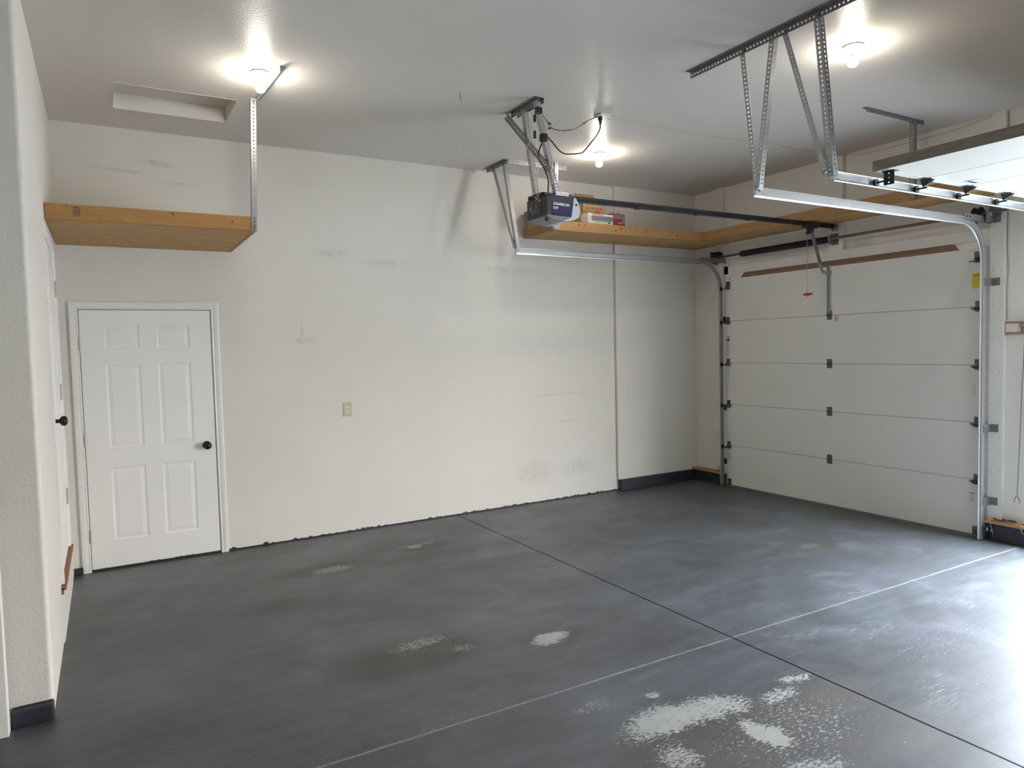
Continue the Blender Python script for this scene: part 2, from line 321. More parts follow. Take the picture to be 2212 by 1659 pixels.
# ------------------------------------------------------------------ mesh helpers
class MB:
    def __init__(s): s.v = []; s.f = []; s.smooth = set()
    def add(s, vs_, fs, smooth=False):
        b = len(s.v); s.v += [Vector(v) for v in vs_]
        for f in fs:
            if smooth: s.smooth.add(len(s.f))
            s.f.append([i+b for i in f])
        return s
    def box(s, a, b):
        x0, x1 = sorted((a[0], b[0])); y0, y1 = sorted((a[1], b[1])); z0, z1 = sorted((a[2], b[2]))
        return s.add([(x0, y0, z0), (x1, y0, z0), (x1, y1, z0), (x0, y1, z0), (x0, y0, z1), (x1, y0, z1), (x1, y1, z1), (x0, y1, z1)],
                     [(3, 2, 1, 0), (4, 5, 6, 7), (0, 1, 5, 4), (1, 2, 6, 5), (2, 3, 7, 6), (3, 0, 4, 7)])
    def obox(s, o, ex, ey, ez):
        """box from corner o with edge vectors"""
        o, ex, ey, ez = map(Vector, (o, ex, ey, ez))
        v = [o, o+ex, o+ex+ey, o+ey]; v += [k+ez for k in v]
        f = [(3, 2, 1, 0), (4, 5, 6, 7), (0, 1, 5, 4), (1, 2, 6, 5), (2, 3, 7, 6), (3, 0, 4, 7)]
        if ex.cross(ey).dot(ez) < 0: f = [tuple(reversed(k)) for k in f]
        return s.add(v, f)
    def bbox_(s, a, b, r=.003):
        """box with chamfered edges"""
        bm = bmesh.new(); bmesh.ops.create_cube(bm, size=1)
        a, b = Vector(a), Vector(b); c = (a+b)/2; d = b-a
        for v in bm.verts: v.co = Vector((c.x+v.co.x*abs(d.x), c.y+v.co.y*abs(d.y), c.z+v.co.z*abs(d.z)))
        bmesh.ops.bevel(bm, geom=bm.edges[:], offset=r, segments=2, affect='EDGES', profile=.5)
        return s.frombm(bm)
    def frombm(s, bm, mat=None, smooth=False):
        bm.verts.index_update()
        s.add([(mat @ v.co) if mat else v.co for v in bm.verts], [[v.index for v in f.verts] for f in bm.faces], smooth); bm.free(); return s
    def ring(s, c, n1, n2, r, k): return [Vector(c)+n1*math.cos(2*PI*i/k)*r+n2*math.sin(2*PI*i/k)*r for i in range(k)]
    def cyl(s, a, b, r, k=16, r2=None, cap=True):
        a, b = Vector(a), Vector(b); d = (b-a).normalized(); n1 = d.orthogonal().normalized(); n2 = d.cross(n1)
        r2 = r if r2 is None else r2
        s.add(s.ring(a, n1, n2, r, k)+s.ring(b, n1, n2, r2, k), [(i, (i+1) % k, (i+1) % k+k, i+k) for i in range(k)], True)
        if cap: s.add(s.ring(a, n1, n2, r, k), [tuple(reversed(range(k)))]); s.add(s.ring(b, n1, n2, r2, k), [tuple(range(k))])
        return s
    def lathe(s, c, axis, prof, k=24):
        """prof: (distance along axis, radius)"""
        c, d = Vector(c), Vector(axis).normalized(); n1 = d.orthogonal().normalized(); n2 = d.cross(n1)
        v = []
        for (h, r) in prof: v += s.ring(c+d*h, n1, n2, max(r, 1e-5), k)
        f = [(j*k+i, j*k+(i+1) % k, (j+1)*k+(i+1) % k, (j+1)*k+i) for j in range(len(prof)-1) for i in range(k)]
        return s.add(v, f, True)
    def tube(s, pts, r, k=8, sub=6):
        P = [Vector(p) for p in pts]
        if sub > 1 and len(P) > 2:
            Q = []
            for i in range(len(P)-1):
                p0 = P[max(i-1, 0)]; p1 = P[i]; p2 = P[i+1]; p3 = P[min(i+2, len(P)-1)]
                for j in range(sub):
                    u = j/sub
                    Q.append(.5*((2*p1)+(-p0+p2)*u+(2*p0-5*p1+4*p2-p3)*u*u+(-p0+3*p1-3*p2+p3)*u**3))
            Q.append(P[-1]); P = Q
        n1 = (P[1]-P[0]).orthogonal().normalized(); v = []
        for i, p in enumerate(P):
            t = (P[min(i+1, len(P)-1)]-P[max(i-1, 0)]).normalized()
            n1 = (n1-t*n1.dot(t)).normalized(); n2 = t.cross(n1); v += s.ring(p, n1, n2, r, k)
        n = len(P)
        s.add(v, [(j*k+i, j*k+(i+1) % k, (j+1)*k+(i+1) % k, (j+1)*k+i) for j in range(n-1) for i in range(k)], True)
        s.add(v[:k], [tuple(reversed(range(k)))]); s.add(v[-k:], [tuple(range(k))]); return s
    def prism(s, pts, d):
        """pts: closed 3-d outline, d: extrusion vector"""
        P = [Vector(p) for p in pts]; d = Vector(d); n = len(P)
        nn = Vector((0, 0, 0))
        for i in range(n): nn += P[i].cross(P[(i+1) % n])
        if nn.dot(d) < 0: P.reverse()
        return s.add(P+[p+d for p in P], [tuple(reversed(range(n))), tuple(range(n, 2*n))]+[(i, (i+1) % n, (i+1) % n+n, i+n) for i in range(n)])
    def perf(s, o, ex, ln, ey, wd, ez, t, pitch=.0254, r=.0055, hc=None):
        """punched strip: plate ln x wd x t with a row of real holes"""
        o, ex, ey, ez = Vector(o), Vector(ex).normalized(), Vector(ey).normalized(), Vector(ez).normalized()
        n = max(1, int(round(ln/pitch))); p = ln/n; hc = wd*.5 if hc is None else hc
        flip = ex.cross(ey).dot(ez) < 0
        for i in range(n):
            x0, x1, xc = i*p, (i+1)*p, (i+.5)*p
            outer = [(x1, hc), (x1, wd), (xc, wd), (x0, wd), (x0, hc), (x0, 0), (xc, 0), (x1, 0)]
            inner = [(xc+r*math.cos(a*PI/4), hc+r*math.sin(a*PI/4)) for a in range(8)]
            v = []
            for zz in (0, t):
                v += [o+ex*a+ey*b+ez*zz for a, b in outer]+[o+ex*a+ey*b+ez*zz for a, b in inner]
            f = []
            for a in range(8):
                b = (a+1) % 8
                f.append((a+16, b+16, b+24, a+24)); f.append((b, a, a+8, b+8)); f.append((a+8, a+24, b+24, b+8))
            f += [(1, 2, 18, 17), (2, 3, 19, 18), (5, 6, 22, 21), (6, 7, 23, 22)]
            if i == 0: f += [(3, 4, 20, 19), (4, 5, 21, 20)]
            if i == n-1: f += [(7, 0, 16, 23), (0, 1, 17, 16)]
            if flip: f = [tuple(reversed(k)) for k in f]
            s.add(v, f)
        return s
    def angle(s, a, b, d1, d2, wd=.032, t=.0022, r=.0058, pitch=.0254):
        """punched angle iron from a to b, flanges along d1 and d2"""
        a, b = Vector(a), Vector(b); ex = (b-a); ln = ex.length; ex.normalize()
        d1 = Vector(d1); d1 = (d1-ex*d1.dot(ex)).normalized()
        d2 = Vector(d2); d2 = (d2-ex*d2.dot(ex)-d1*d2.dot(d1)).normalized()
        s.perf(a, ex, ln, d1, wd, d2, t, pitch, r); s.perf(a+d2*t, ex, ln, d2, wd-t, d1, t, pitch, r); return s
    def build(s, name, mat, parent=None, loc=None, **props):
        me = bpy.data.meshes.new(name)
        if parent is not None:
            org = Vector(parent['_o']) if '_o' in parent else parent.location.copy()
            loc = org
        elif loc is None:
            xs = [v for v in s.v]; lo = Vector([min(v[i] for v in xs) for i in range(3)]); hi = Vector([max(v[i] for v in xs) for i in range(3)])
            loc = Vector(((lo.x+hi.x)/2, (lo.y+hi.y)/2, lo.z))
        loc = Vector(loc)
        me.from_pydata([v-loc for v in s.v], [], s.f); me.update()
        for i in s.smooth: me.polygons[i].use_smooth = True
        me.materials.append(mat)
        o = bpy.data.objects.new(name, me); col.objects.link(o)
        if parent is not None: o.parent = parent; WORLD[o.name] = loc
        else: o.location = loc
        o_world[o.name] = loc
        for k, v in props.items(): o[k] = v
        return o
WORLD = {}; o_world = {}
_build = MB.build
def build(s, name, mat, parent=None, loc=None, **props):
    """parts keep their parent's origin, so a sub-part's offset is nil"""
    me = bpy.data.meshes.new(name)
    if parent is not None: loc = o_world[parent.name]
    elif loc is None:
        lo = Vector([min(v[i] for v in s.v) for i in range(3)]); hi = Vector([max(v[i] for v in s.v) for i in range(3)])
        loc = Vector(((lo.x+hi.x)/2, (lo.y+hi.y)/2, lo.z))
    loc = Vector(loc)
    me.from_pydata([v-loc for v in s.v], [], s.f); me.update()
    for i in s.smooth: me.polygons[i].use_smooth = True
    me.materials.append(mat)
    o = bpy.data.objects.new(name, me); col.objects.link(o)
    if parent is not None: o.parent = parent
    else: o.location = loc
    o_world[o.name] = loc
    for k, v in props.items(): o[k] = v
    return o
MB.build = build
def thing(name, label, cat, loc, group=None):
    o = bpy.data.objects.new(name, None); col.objects.link(o); o.location = loc; o.empty_display_size = .1
    o['label'] = label; o['category'] = cat
    if group: o['group'] = group
    o_world[o.name] = Vector(loc); return o
def tag(o, label, cat, group=None):
    o['label'] = label; o['category'] = cat
    if group: o['group'] = group
    return o
def struct(name, mb, mat, loc=(0, 0, 0)): return mb.build(name, mat, loc=loc, kind='structure')
def text(name, s_, size, o, ex, ey, mat, parent, depth=.0004, bold=0.0, squeeze=1.0, shear=0.0):
    """flat lettering as a mesh: o is the lower left corner, ex/ey reading directions"""
    cu = bpy.data.curves.new(name, 'FONT'); cu.body = s_; cu.size = size; cu.extrude = depth; cu.offset = bold; cu.resolution_u = 3; cu.shear = shear
    ob = bpy.data.objects.new(name+'_c', cu); col.objects.link(ob)
    dg = bpy.context.evaluated_depsgraph_get(); me = bpy.data.meshes.new_from_object(ob.evaluated_get(dg))
    ex, ey = Vector(ex).normalized(), Vector(ey).normalized(); ez = ex.cross(ey); o = Vector(o)
    mb = MB(); mb.add([o+ex*v.co.x*squeeze+ey*v.co.y+ez*v.co.z for v in me.vertices], [list(p.vertices) for p in me.polygons])
    bpy.data.objects.remove(ob); bpy.data.curves.remove(cu); bpy.data.meshes.remove(me)
    return mb.build(name, mat, parent)

# ------------------------------------------------------------------ the room
XL2, YF = -2.2, -9.6      # far left and near walls behind the camera
WT = .15
m = MB().box((XL2-.2, YF-.2, -.2), (L+.15, .3, 0)); struct('floor', m, FLOOR)
hx0, hx1, hy0, hy1, hz = .41, 1.170, -1.028, -.489, H+.108
m = MB(); zt = H+.3
m.box((XL2-.2, YF-.2, H), (hx0, .3, zt)).box((hx1, YF-.2, H), (L+.15, .3, zt)).box((hx0, YF-.2, H), (hx1, hy0, zt)).box((hx0, hy1, H), (hx1, .3, zt))
struct('ceiling', m, CEIL)
# the long wall: a 35 mm thicker section from x=5.30 to the corner
m = MB().box((XL2-.2, 0, 0), (L+.15, .15, H)).box((5.305, -.033, .128), (L, 0, H)); struct('wall_back', m, WALL)
# wall on the left with a raised door opening (y -1.50..-.56, z .36..2.395)
dz0, dz1, dy0, dy1 = .36, 2.395, -1.475, -.56
JY = -2.45
m = MB()
m.box((-.14, dy1, 0), (0, 0, H)).box((-.14, dy0, 0), (0, dy1, dz0)).box((-.14, dy0, dz1), (0, dy1, H))
bm = bmesh.new(); bmesh.ops.create_cube(bm, size=1)
for v in bm.verts: v.co = Vector((-.07+v.co.x*.14, (JY+dy0)/2+v.co.y*(dy0-JY), (H+.085)/2+v.co.z*(H-.085)))
ed = [e for e in bm.edges if all(abs(v.co.x) < 1e-4 and abs(v.co.y-JY) < 1e-4 for v in e.verts)]
bmesh.ops.bevel(bm, geom=ed, offset=.022, segments=6, affect='EDGES', profile=.5)
m.frombm(bm); m.box((-.14, JY+.012, 0), (-.006, dy0, .085))
struct('wall_left', m, WALL)
m = MB().box((XL2-.15, JY, .085), (-.14, JY+.15, H)).box((XL2-.15, JY+.01, 0), (-.14, JY+.15, .085)); struct('wall_left_return', m, WALL)
m = MB().box((XL2-.15, YF, 0), (XL2, JY, H)); struct('wall_left_rear', m, WALL)
m = MB().box((XL2-.15, YF-.15, 0), (L+.15, YF, H)); struct('wall_front', m, WALL)
# wall with the two vehicle doorways
G0, G1, GT = -.589, -3.291, 2.379
m = MB()
m.box((L, 0, 0), (L+WT, G0+.01, H)).box((L, G0+.01, GT-.01), (L+WT, G1-.01, H)).box((L, G1-.01, 0), (L+WT, -3.88, H))
m.box((L, -3.88, 2.44), (L+WT, -6.62, H)).box((L, -6.62, 0), (L+WT, YF, H)); struct('wall_right', m, WALL)
# painted concrete curbs
cz = .128
m = MB().bbox_((5.315, -.072, 0), (L, .0, cz), .006); struct('baseboard_back', m, CURBM)
m = MB().bbox_((6.466, -.49, 0), (L+.02, -.07, cz), .006); struct('baseboard_right_far', m, CURBM)
m = MB().bbox_((6.458, -3.88, 0), (L+.02, -3.326, .142), .006); struct('baseboard_right', m, CURBM)
m = MB().bbox_((-.165, -2.492, 0), (-.002, JY+.02, .078), .008); struct('baseboard_left', m, CURBM)
m = MB().bbox_((0, -.03, 0), (.062, 0, .05), .005); struct('baseboard_corner', m, CURBM)
# attic hatch
t_ = thing('attic_hatch', 'recessed white attic access hatch in the ceiling near the left wall', 'attic hatch', ((hx0+hx1)/2, (hy0+hy1)/2, H))
MB().box((hx0, hy0, hz), (hx1, hy1, hz+.02)).build('hatch_panel', CEIL, t_)
m = MB()
for a, b in (((hx0-.001, hy0), (hx0+.004, hy1)), ((hx1-.004, hy0), (hx1+.001, hy1)), ((hx0, hy0-.001), (hx1, hy0+.004)), ((hx0, hy1-.004), (hx1, hy1+.001))):
    m.box((a[0], a[1], H-.002), (b[0], b[1], hz))
m.build('hatch_frame', WALL, t_)
# exterior ground
m = MB().box((L+.15, -60, -.2), (60, 50, -.02)); struct('ground', m, CONC)
# trim boards round the closed vehicle doorway
BX = 6.500
def board(name, a, b, mat=TRIMW, r=.002): return struct(name, MB().bbox_(a, b, r), mat)
TW = plain('painted_trim_board', (.72, .70, .66), .5, nscale=7, namp=.06)
board('trim_1', (BX, -.58, .13), (L, -.43, 2.62), TW)
board('trim_2', (BX, -.515, 2.62), (L, -.40, H), TW)
board('trim_3', (BX, -3.433, .14), (L, -3.325, H), TW)
board('trim_4', (BX, -2.02, 2.537), (L, -1.86, H), TW)
board('trim_5', (BX, -3.325, 2.445), (L, -.515, 2.537), TW)
board('trim_6', (BX+.012, -3.325, 2.375), (L, -.515, 2.444), TW)
STOPM = plain('weathered_stop', (.52, .47, .44), .6, nscale=18, namp=.25)
struct('trim_11', MB().box((6.503, G1+.035, 0), (L+.03, G1-.034, 2.40)), STOPM)
struct('trim_12', MB().box((6.503, G0-.035, 0), (L+.03, G0+.012, 2.40)), STOPM)
struct('trim_13', MB().box((6.514, G1, GT-.03), (L+.03, G0, GT+.02)), STOPM)
# bare strip of wood over the closed door
m = MB(); x = BX+.008
m.prism([(x, -.805, 2.443), (x, -3.045, 2.443), (x, -3.085, 2.388), (x, -.755, 2.388)], (.01, 0, 0)); struct('trim_7', m, BROWN)
m = MB(); m.box((x-.004, -3.06, 2.408), (x+.004, -.775, 2.413)); struct('trim_8', m, BROWN)
m = MB()
for z in [.3+.27*i for i in range(12)]:
    for y in (-3.35, -3.405):
        m.cyl((BX-.0004, y, z), (BX+.001, y, z), .0032, 6)
tag(m.build('nail_heads', INKB), 'dark nail heads down the white board beside the closed garage door', 'nails')
bpy.data.objects['nail_heads']['kind'] = 'stuff'
# doorway 2 trim
board('trim_9', (BX, -3.88, .167), (L+.1, -3.845, 2.44), TW)
# corner crack/batten on long wall
board('trim_10', (5.300, -.034, cz), (5.308, 0, H), TW)

# ------------------------------------------------------------------ hinged doors
def casing(mb, u0, u1, z1, z0, wd, th, P):
    """moulded casing on three sides; P maps (u, z, out) to world"""
    prof = [(0, 0), (0, th*.55), (wd*.12, th*.9), (wd*.25, th*.75), (wd*.6, th), (wd*.9, th), (wd, th*.85), (wd, 0)]  # (away from opening, out)
    path = [(u0, z0, -1, 0), (u0, z1, -1, 1), (u1, z1, 1, 1), (u1, z0, 1, 0)]
    k = len(prof); v = []
    for (u, z, su, sz) in path:
        for (a, o_) in prof: v.append(P(u+su*a, z+sz*a, o_))
    f = [(j*k+i, j*k+(i+1) % k, (j+1)*k+(i+1) % k, (j+1)*k+i) for j in range(3) for i in range(k)]+[tuple(range(k)), tuple(reversed(range(3*k, 4*k)))]
    mb.add(v, f)
def slab(mb, us, zs, panels, P, th=.035):
    """flush face with raised panels cut in; panels: set of (i,j) cells"""
    for i in range(len(us)-1):
        for j in range(len(zs)-1):
            a, b, c, d = us[i], us[i+1], zs[j], zs[j+1]
            def q(rings):
                v = []
                for (ins, dp) in rings: v += [P(a+ins, c+ins, dp), P(b-ins, c+ins, dp), P(b-ins, d-ins, dp), P(a+ins, d-ins, dp)]
                f = [(4*r+k, 4*r+(k+1) % 4, 4*(r+1)+(k+1) % 4, 4*(r+1)+k) for r in range(len(rings)-1) for k in range(4)]
                n = 4*(len(rings)-1); f.append((n, n+1, n+2, n+3)); mb.add(v, f)
            if (i, j) in panels: q([(0, 0), (.005, -.0035), (.012, -.0052), (.018, -.0052), (.040, -.0012), (.043, -.0008)])
            else: q([(0, 0)])
    a, b, c, d = us[0], us[-1], zs[0], zs[-1]
    mb.add([P(a, c, 0), P(b, c, 0), P(b, d, 0), P(a, d, 0), P(a, c, -th), P(b, c, -th), P(b, d, -th), P(a, d, -th)],
           [(4, 5, 1, 0), (5, 6, 2, 1), (6, 7, 3, 2), (7, 4, 0, 3), (7, 6, 5, 4)])
def knob(P, u, z, parent, mat=BRONZE, r=.032):
    c = P(u, z, 0); d = P(u, z, 1)-c
    MB().lathe(c, d, [(0, 0), (0, .033), (.004, .033), (.008, .026), (.010, .012), (.028, .011), (.032, .018), (.040, r*.94), (.052, r), (.062, r*.9), (.069, r*.5), (.071, 0)], 24).build('door_knob', mat, parent)
def hinge(P, u, z, parent, h=.09, s=1):
    m = MB(); c0 = P(u, z-h/2, .007); c1 = P(u, z+h/2, .007); m.cyl(c0, c1, .0065, 10)
    for k in (-.5, -.17, .17, .5): m.cyl(P(u, z+h*k-.0015, .007), P(u, z+h*k+.0015, .007), .0075, 10)
    m.cyl(P(u, z+h/2, .007), P(u, z+h/2+.006, .007), .0045, 8); m.cyl(P(u, z-h/2-.006, .007), P(u, z-h/2, .007), .0045, 8)
    a, b = P(u, z-h/2, .0005), P(u+.011*s, z+h/2, .0025); m.box(a, b)
    m.build('door_hinge', NICK, parent)
# door_1: six-panel door on the long wall
Pb = lambda u, z, o: Vector((u, -o, z))
m = MB(); casing(m, .1165, 1.0545, 2.037, 0, .060, .017, Pb); d1 = struct('door_1', m, TRIMW)
m = MB(); us = [.1215, .283, .524, .646, .887, 1.0495]; zs = [.022, .225, .803, .952, 1.609, 1.728, 1.919, 2.031]
slab(m, us, zs, {(i, j) for i in (1, 3) for j in (1, 3, 5)}, lambda u, z, o: Pb(u, z, o+.006)); m.build('door_slab', DOORW, d1)
m = MB().box((.1165, -.0035, 0), (1.0545, .02, .016)).box((.1165, -.001, 0), (.1195, .02, 2.037)).box((1.0515, -.001, 0), (1.0545, .02, 2.037)).box((.1165, -.001, 2.0335), (1.0545, .02, 2.037))
m.build('door_gap', SLOT, d1)
Pk = lambda u, z, o: Pb(u, z, o+.006)
knob(Pk, .981, .918, d1)
for z in (1.774, 1.028, .28): hinge(Pk, .1195, z, d1, s=-1)
MB().box((1.050, -.0068, .888), (1.0535, -.001, .945)).build('latch_plate', DARKM, d1)
# door_2: raised door in the left wall, seen edge-on
Pl = lambda u, z, o: Vector((o, u, z))
m = MB(); casing(m, dy0+.012, dy1-.012, dz1-.012, dz0, .058, .016, lambda u, z, o: Pl(u, z, o)); d2 = struct('door_2', m, TRIMW)
m = MB(); us = [dy0+.018, dy0+.15, dy0+.38, dy0+.51, dy0+.74, dy1-.018]; zs = [dz0+.008, dz0+.20, dz0+.78, dz0+.93, dz0+1.58, dz0+1.70, dz0+1.89, dz1-.018]
slab(m, us, zs, {(i, j) for i in (1, 3) for j in (1, 3, 5)}, lambda u, z, o: Pl(u, z, o+.002)); m.build('door_slab', DOORW, d2)
m = MB().box((-.14, dy0, dz0), (-.001, dy0+.012, dz1)).box((-.14, dy1-.012, dz0), (-.001, dy1, dz1)).box((-.14, dy0, dz1-.012), (-.001, dy1, dz1)); m.build('door_jamb', TRIMW, d2)
knob(lambda u, z, o: Pl(u, z, o*.8+.002), dy0+.075, 1.298, d2, r=.030)
for z in (2.14, 1.435, .715): hinge(lambda u, z, o: Pl(u, z, o+.004), -.80+.225, z, d2, .1)
m = MB().bbox_((-.02, -1.56, .333), (.026, -.50, .358), .004).box((-.02, -1.56, .31), (.012, -1.53, .345)); m.build('threshold', SILLW, d2)
# end of a stair wall at the left edge
t_ = thing('half_wall', 'white half wall end with brown wooden cap at the left picture edge', 'half wall', (-.185, -2.53, 0))
MB().bbox_((-.205, -2.555, 0), (-.167, -2.497, 1.0), .003).build('post', TRIMW, t_)
MB().bbox_((-.215, -2.57, 1.0), (-.158, -2.497, 1.028), .005).build('cap', SILLW, t_)

# ------------------------------------------------------------------ sectional doors
SEC = [0, .4785, .955, 1.429, 1.906, 2.379]
def end_hinge(F, u, v, s, label_side, parent):
    """roller hinge at the end of a section joint. F(u, v, n) -> world, s=-1/+1 outward direction along u"""
    m = MB()
    for a, b in ((v+.004, v+.048), (v-.038, v-.004)): m.obox(F(u-s*.050, a, 0), F(u+s*.0, a, 0)-F(u-s*.050, a, 0), F(u-s*.05, b, 0)-F(u-s*.05, a, 0), F(u, a, .0025)-F(u, a, 0))
    m.prism([F(u-s*.060, v-.004, .002), F(u-s*.060, v-.016, .022), F(u-s*.01, v-.022, .040), F(u, v-.022, .040), F(u, v+.006, .003)], F(u, v-.01, 0)-F(u, v, 0))
    m.cyl(F(u-s*.075, v-.012, .014), F(u-s*.002, v-.012, .014), .006, 8)
    m.prism([F(u-s*.045, v-.030, .002), F(u-s*.006, v-.036, .002), F(u-s*.006, v-.022, .046), F(u-s*.040, v-.018, .030)], F(u, v+.006, 0)-F(u, v, 0))
    h = m.build('roller_hinge', HINGE, parent)
    m = MB(); m.cyl(F(u-s*.03, v-.016, .050), F(u+s*.030, v-.016, .050), .0055, 8); m.build('roller_stem', DARKM, h)
    m = MB(); m.cyl(F(u+s*.026, v-.016, .050), F(u+s*.040, v-.016, .050), .022, 18); m.cyl(F(u+s*.024, v-.016, .050), F(u+s*.042, v-.016, .050), .010, 12); m.build('roller', BLACK, h)
def mid_hinge(F, u, v, parent):
    m = MB(); w_ = .028
    m.obox(F(u-w_, v+.003, 0), F(u+w_, v, 0)-F(u-w_, v, 0), F(u, v+.044, 0)-F(u, v, 0), F(u, v, .0028)-F(u, v, 0))
    m.obox(F(u-w_, v-.003, 0), F(u+w_, v, 0)-F(u-w_, v, 0), F(u, v-.040, 0)-F(u, v, 0), F(u, v, .0028)-F(u, v, 0))
    m.cyl(F(u-w_-.004, v, .007), F(u+w_+.004, v, .007), .0065, 8)
    for du in (-.016, .016):
        for dv in (-.028, .030): m.cyl(F(u+du, v+dv, .0025), F(u+du, v+dv, .006), .0045, 6)
        m.obox(F(u+du-.004, v-.012, .0025), F(u+.008, v, 0)-F(u, v, 0), F(u, v+.024, 0)-F(u, v, 0), F(u, v, .004)-F(u, v, 0))
    m.build('center_hinge', HINGE, parent)
def sectional(root, F, W, opened):
    T = .045
    for i in range(1, 5):
        v = SEC[i]; MB().obox(F(0, v-.012, -T+.004), F(W, 0, 0)-F(0, 0, 0), F(0, .024, 0)-F(0, 0, 0), F(0, 0, T-.010)-F(0, 0, 0)).build('joint_light_stop', BLACKR, root)  # dark strip added behind each joint so daylight does not leak through
    for i in range(5):
        a, b = SEC[i]+.0012, SEC[i+1]-.0012
        m = MB(); e = .0035
        out = [(a, -T), (b, -T), (b, -e), (b-e, 0), (a+e, 0), (a, -e)]
        P0 = [F(0, v, n) for v, n in out]; m.prism(P0, F(W, 0, 0)-F(0, 0, 0))
        s_ = m.build('door_section', GSKIN, root)
        for u0, u1 in ((0, .052), (W-.052, W)):
            MB().obox(F(u0, a+.005, 0), F(u1, 0, 0)-F(u0, 0, 0), F(0, b-.006, 0)-F(0, a+.004, 0), F(0, 0, .0012)-F(0, 0, 0)).build('end_stile', STILE, s_)
    for v in SEC[1:5]:
        end_hinge(F, 0+.0, v, -1, 'l', root); end_hinge(F, W, v, 1, 'r', root)
        if not opened: mid_hinge(F, W/2-.032, v, root)
        else:
            for k in (.25, .5, .75): mid_hinge(F, W*k, v, root)
    for u, s in ((0, -1), (W, 1)):       # top fixture with its roller
        m = MB(); v = 2.31 if not opened else 2.30
        m.obox(F(u-s*.060, v-.045, 0), F(u+s*.0, 0, 0)-F(u-s*.06, 0, 0), F(0, .09, 0)-F(0, 0, 0), F(0, 0, .0025)-F(0, 0, 0))
        m.prism([F(u-s*.060, v-.008, .002), F(u-s*.0, v-.008, .002), F(u-s*.0, v-.040, .055), F(u-s*.045, v-.030, .03)], F(0, .003, 0)-F(0, 0, 0))
        m.prism([F(u-s*.055, v-.005, .002), F(u-s*.055, v-.045, .002), F(u-s*.030, v-.03, .05), F(u-s*.030, v-.005, .05)], F(.003, 0, 0)-F(0, 0, 0))
        m.cyl(F(u-s*.075, v-.036, .05), F(u+s*.03, v-.036, .05), .0055, 8)
        if opened:
            m = MB(); m.perf(F(u-s*.022, v+.012, .001), F(0, 0, 1)-F(0, 0, 0), .078, F(u-s, 0, 0)-F(u, 0, 0), .062, F(0, 1, 0)-F(0, 0, 0), .003, .026, .0055)
            m.obox(F(u-s*.022, v-.03, 0), F(u-s*.084, 0, 0)-F(u-s*.022, 0, 0), F(0, .045, 0)-F(0, 0, 0), F(0, 0, .003)-F(0, 0, 0)); m.cyl(F(u-s*.07, v, .05), F(u+s*.03, v, .05), .0055, 8)
        for du in (.02, .045): m.cyl(F(u-s*du, v+.022, .002), F(u-s*du, v+.022, .007), .006, 6)
        h = m.build('top_fixture', DARKM if opened else HINGE, root)
        vr = v if opened else v-.036; m = MB(); m.cyl(F(u+s*.026, vr, .050), F(u+s*.040, vr, .050), .022, 18); m.build('roller', BLACK, h)
        m = MB(); m.obox(F(u-s*.055, .008, 0), F(u, 0, 0)-F(u-s*.055, 0, 0), F(0, .085, 0)-F(0, 0, 0), F(0, 0, .003)-F(0, 0, 0))
        m.cyl(F(u-s*.03, .03, .002), F(u-s*.03, .03, .018), .012, 10); m.cyl(F(u-s*.02, .03, .02), F(u+s*.03, .03, .05), .005, 8); m.build('bottom_bracket', HINGE, root)
WD = G0-G1
F1 = lambda u, v, n: Vector((6.457-n, G0-u, v+.001))
g1 = thing('garage_door', 'closed white five-section garage door in the right wall', 'garage door', (6.457, (G0+G1)/2, 0))
sectional(g1, F1, WD, False)
m = MB(); m.prism([F1(-.0, .000, .004), F1(0, .024, .004), F1(0, .024, -.046), F1(0, .000, -.046)], F1(WD, 0, 0)-F1(0, 0, 0)); m.build('bottom_seal', GALVD, g1)
m = MB(); m.perf(F1(WD/2-.046, 1.925, .002), (0, 0, 1), .47, (0, -1, 0), .030, (-1, 0, 0), .0022, .0254, .005); m.obox(F1(WD/2-.046, 1.925, .002), (-.022, 0, 0), (0, -.0022, 0), (0, 0, .47))
m.build('operator_bracket', GALV, g1)
lab = MB().obox(F1(WD/2+.018, 1.845, .0012), F1(.05, 0, 0)-F1(0, 0, 0), (0, 0, .053), (-.0008, 0, 0)).build('tag', plain('pink_tag', (.56, .47, .47), .6), g1, label='small pale tag with red letters')
text('tag_lettering', 'F', .032, F1(WD/2+.042, 1.853, .0022), (0, -1, 0), (0, 0, 1), INKR, lab, bold=.0)
text('tag_lettering', 'T', .032, F1(WD/2+.024, 1.860, .0022), (0, -1, 0), (0, 0, 1), INKR, lab, bold=.0)
lb = MB().obox(F1(WD-.078, 2.055, .0014), (0, -.066, 0), (0, 0, .125), (-.0008, 0, 0)).build('warning_label', YEL, g1, label='yellow warning label with black lines')
m = MB()
for z in (2.166, 2.154): m.obox(F1(WD-.068, z, .0022), (0, -.050, 0), (0, 0, .005), (-.0004, 0, 0))
for z in [2.135-.0085*i for i in range(8)]: m.obox(F1(WD-.072, z, .0022), (0, -.046, 0), (0, 0, .0015), (-.0004, 0, 0))
m.build('label_print', INKB, lb)
lb = MB().obox(F1(.006, 1.500, .0014), (0, -.040, 0), (0, 0, .24), (-.0008, 0, 0)).build('safety_label', PAPER, g1, label='white safety label with red and navy blocks')
m = MB().obox(F1(.008, 1.728, .0022), (0, -.036, 0), (0, 0, .008), (-.0004, 0, 0)).prism([F1(.018, 1.728, .0022), F1(.034, 1.728, .0022), F1(.026, 1.708, .0022)], (-.0004, 0, 0)); m.build('label_print', INKR, lb)
m = MB().obox(F1(.008, 1.675, .0022), (0, -.036, 0), (0, 0, .030), (-.0004, 0, 0)); m.build('label_print', NAVYI, lb)
m = MB()
for z in [1.662-.0115*i for i in range(13)]: m.obox(F1(.012, z, .0022), (0, -.026+random.random()*.008, 0), (0, 0, .0028), (-.0004, 0, 0))
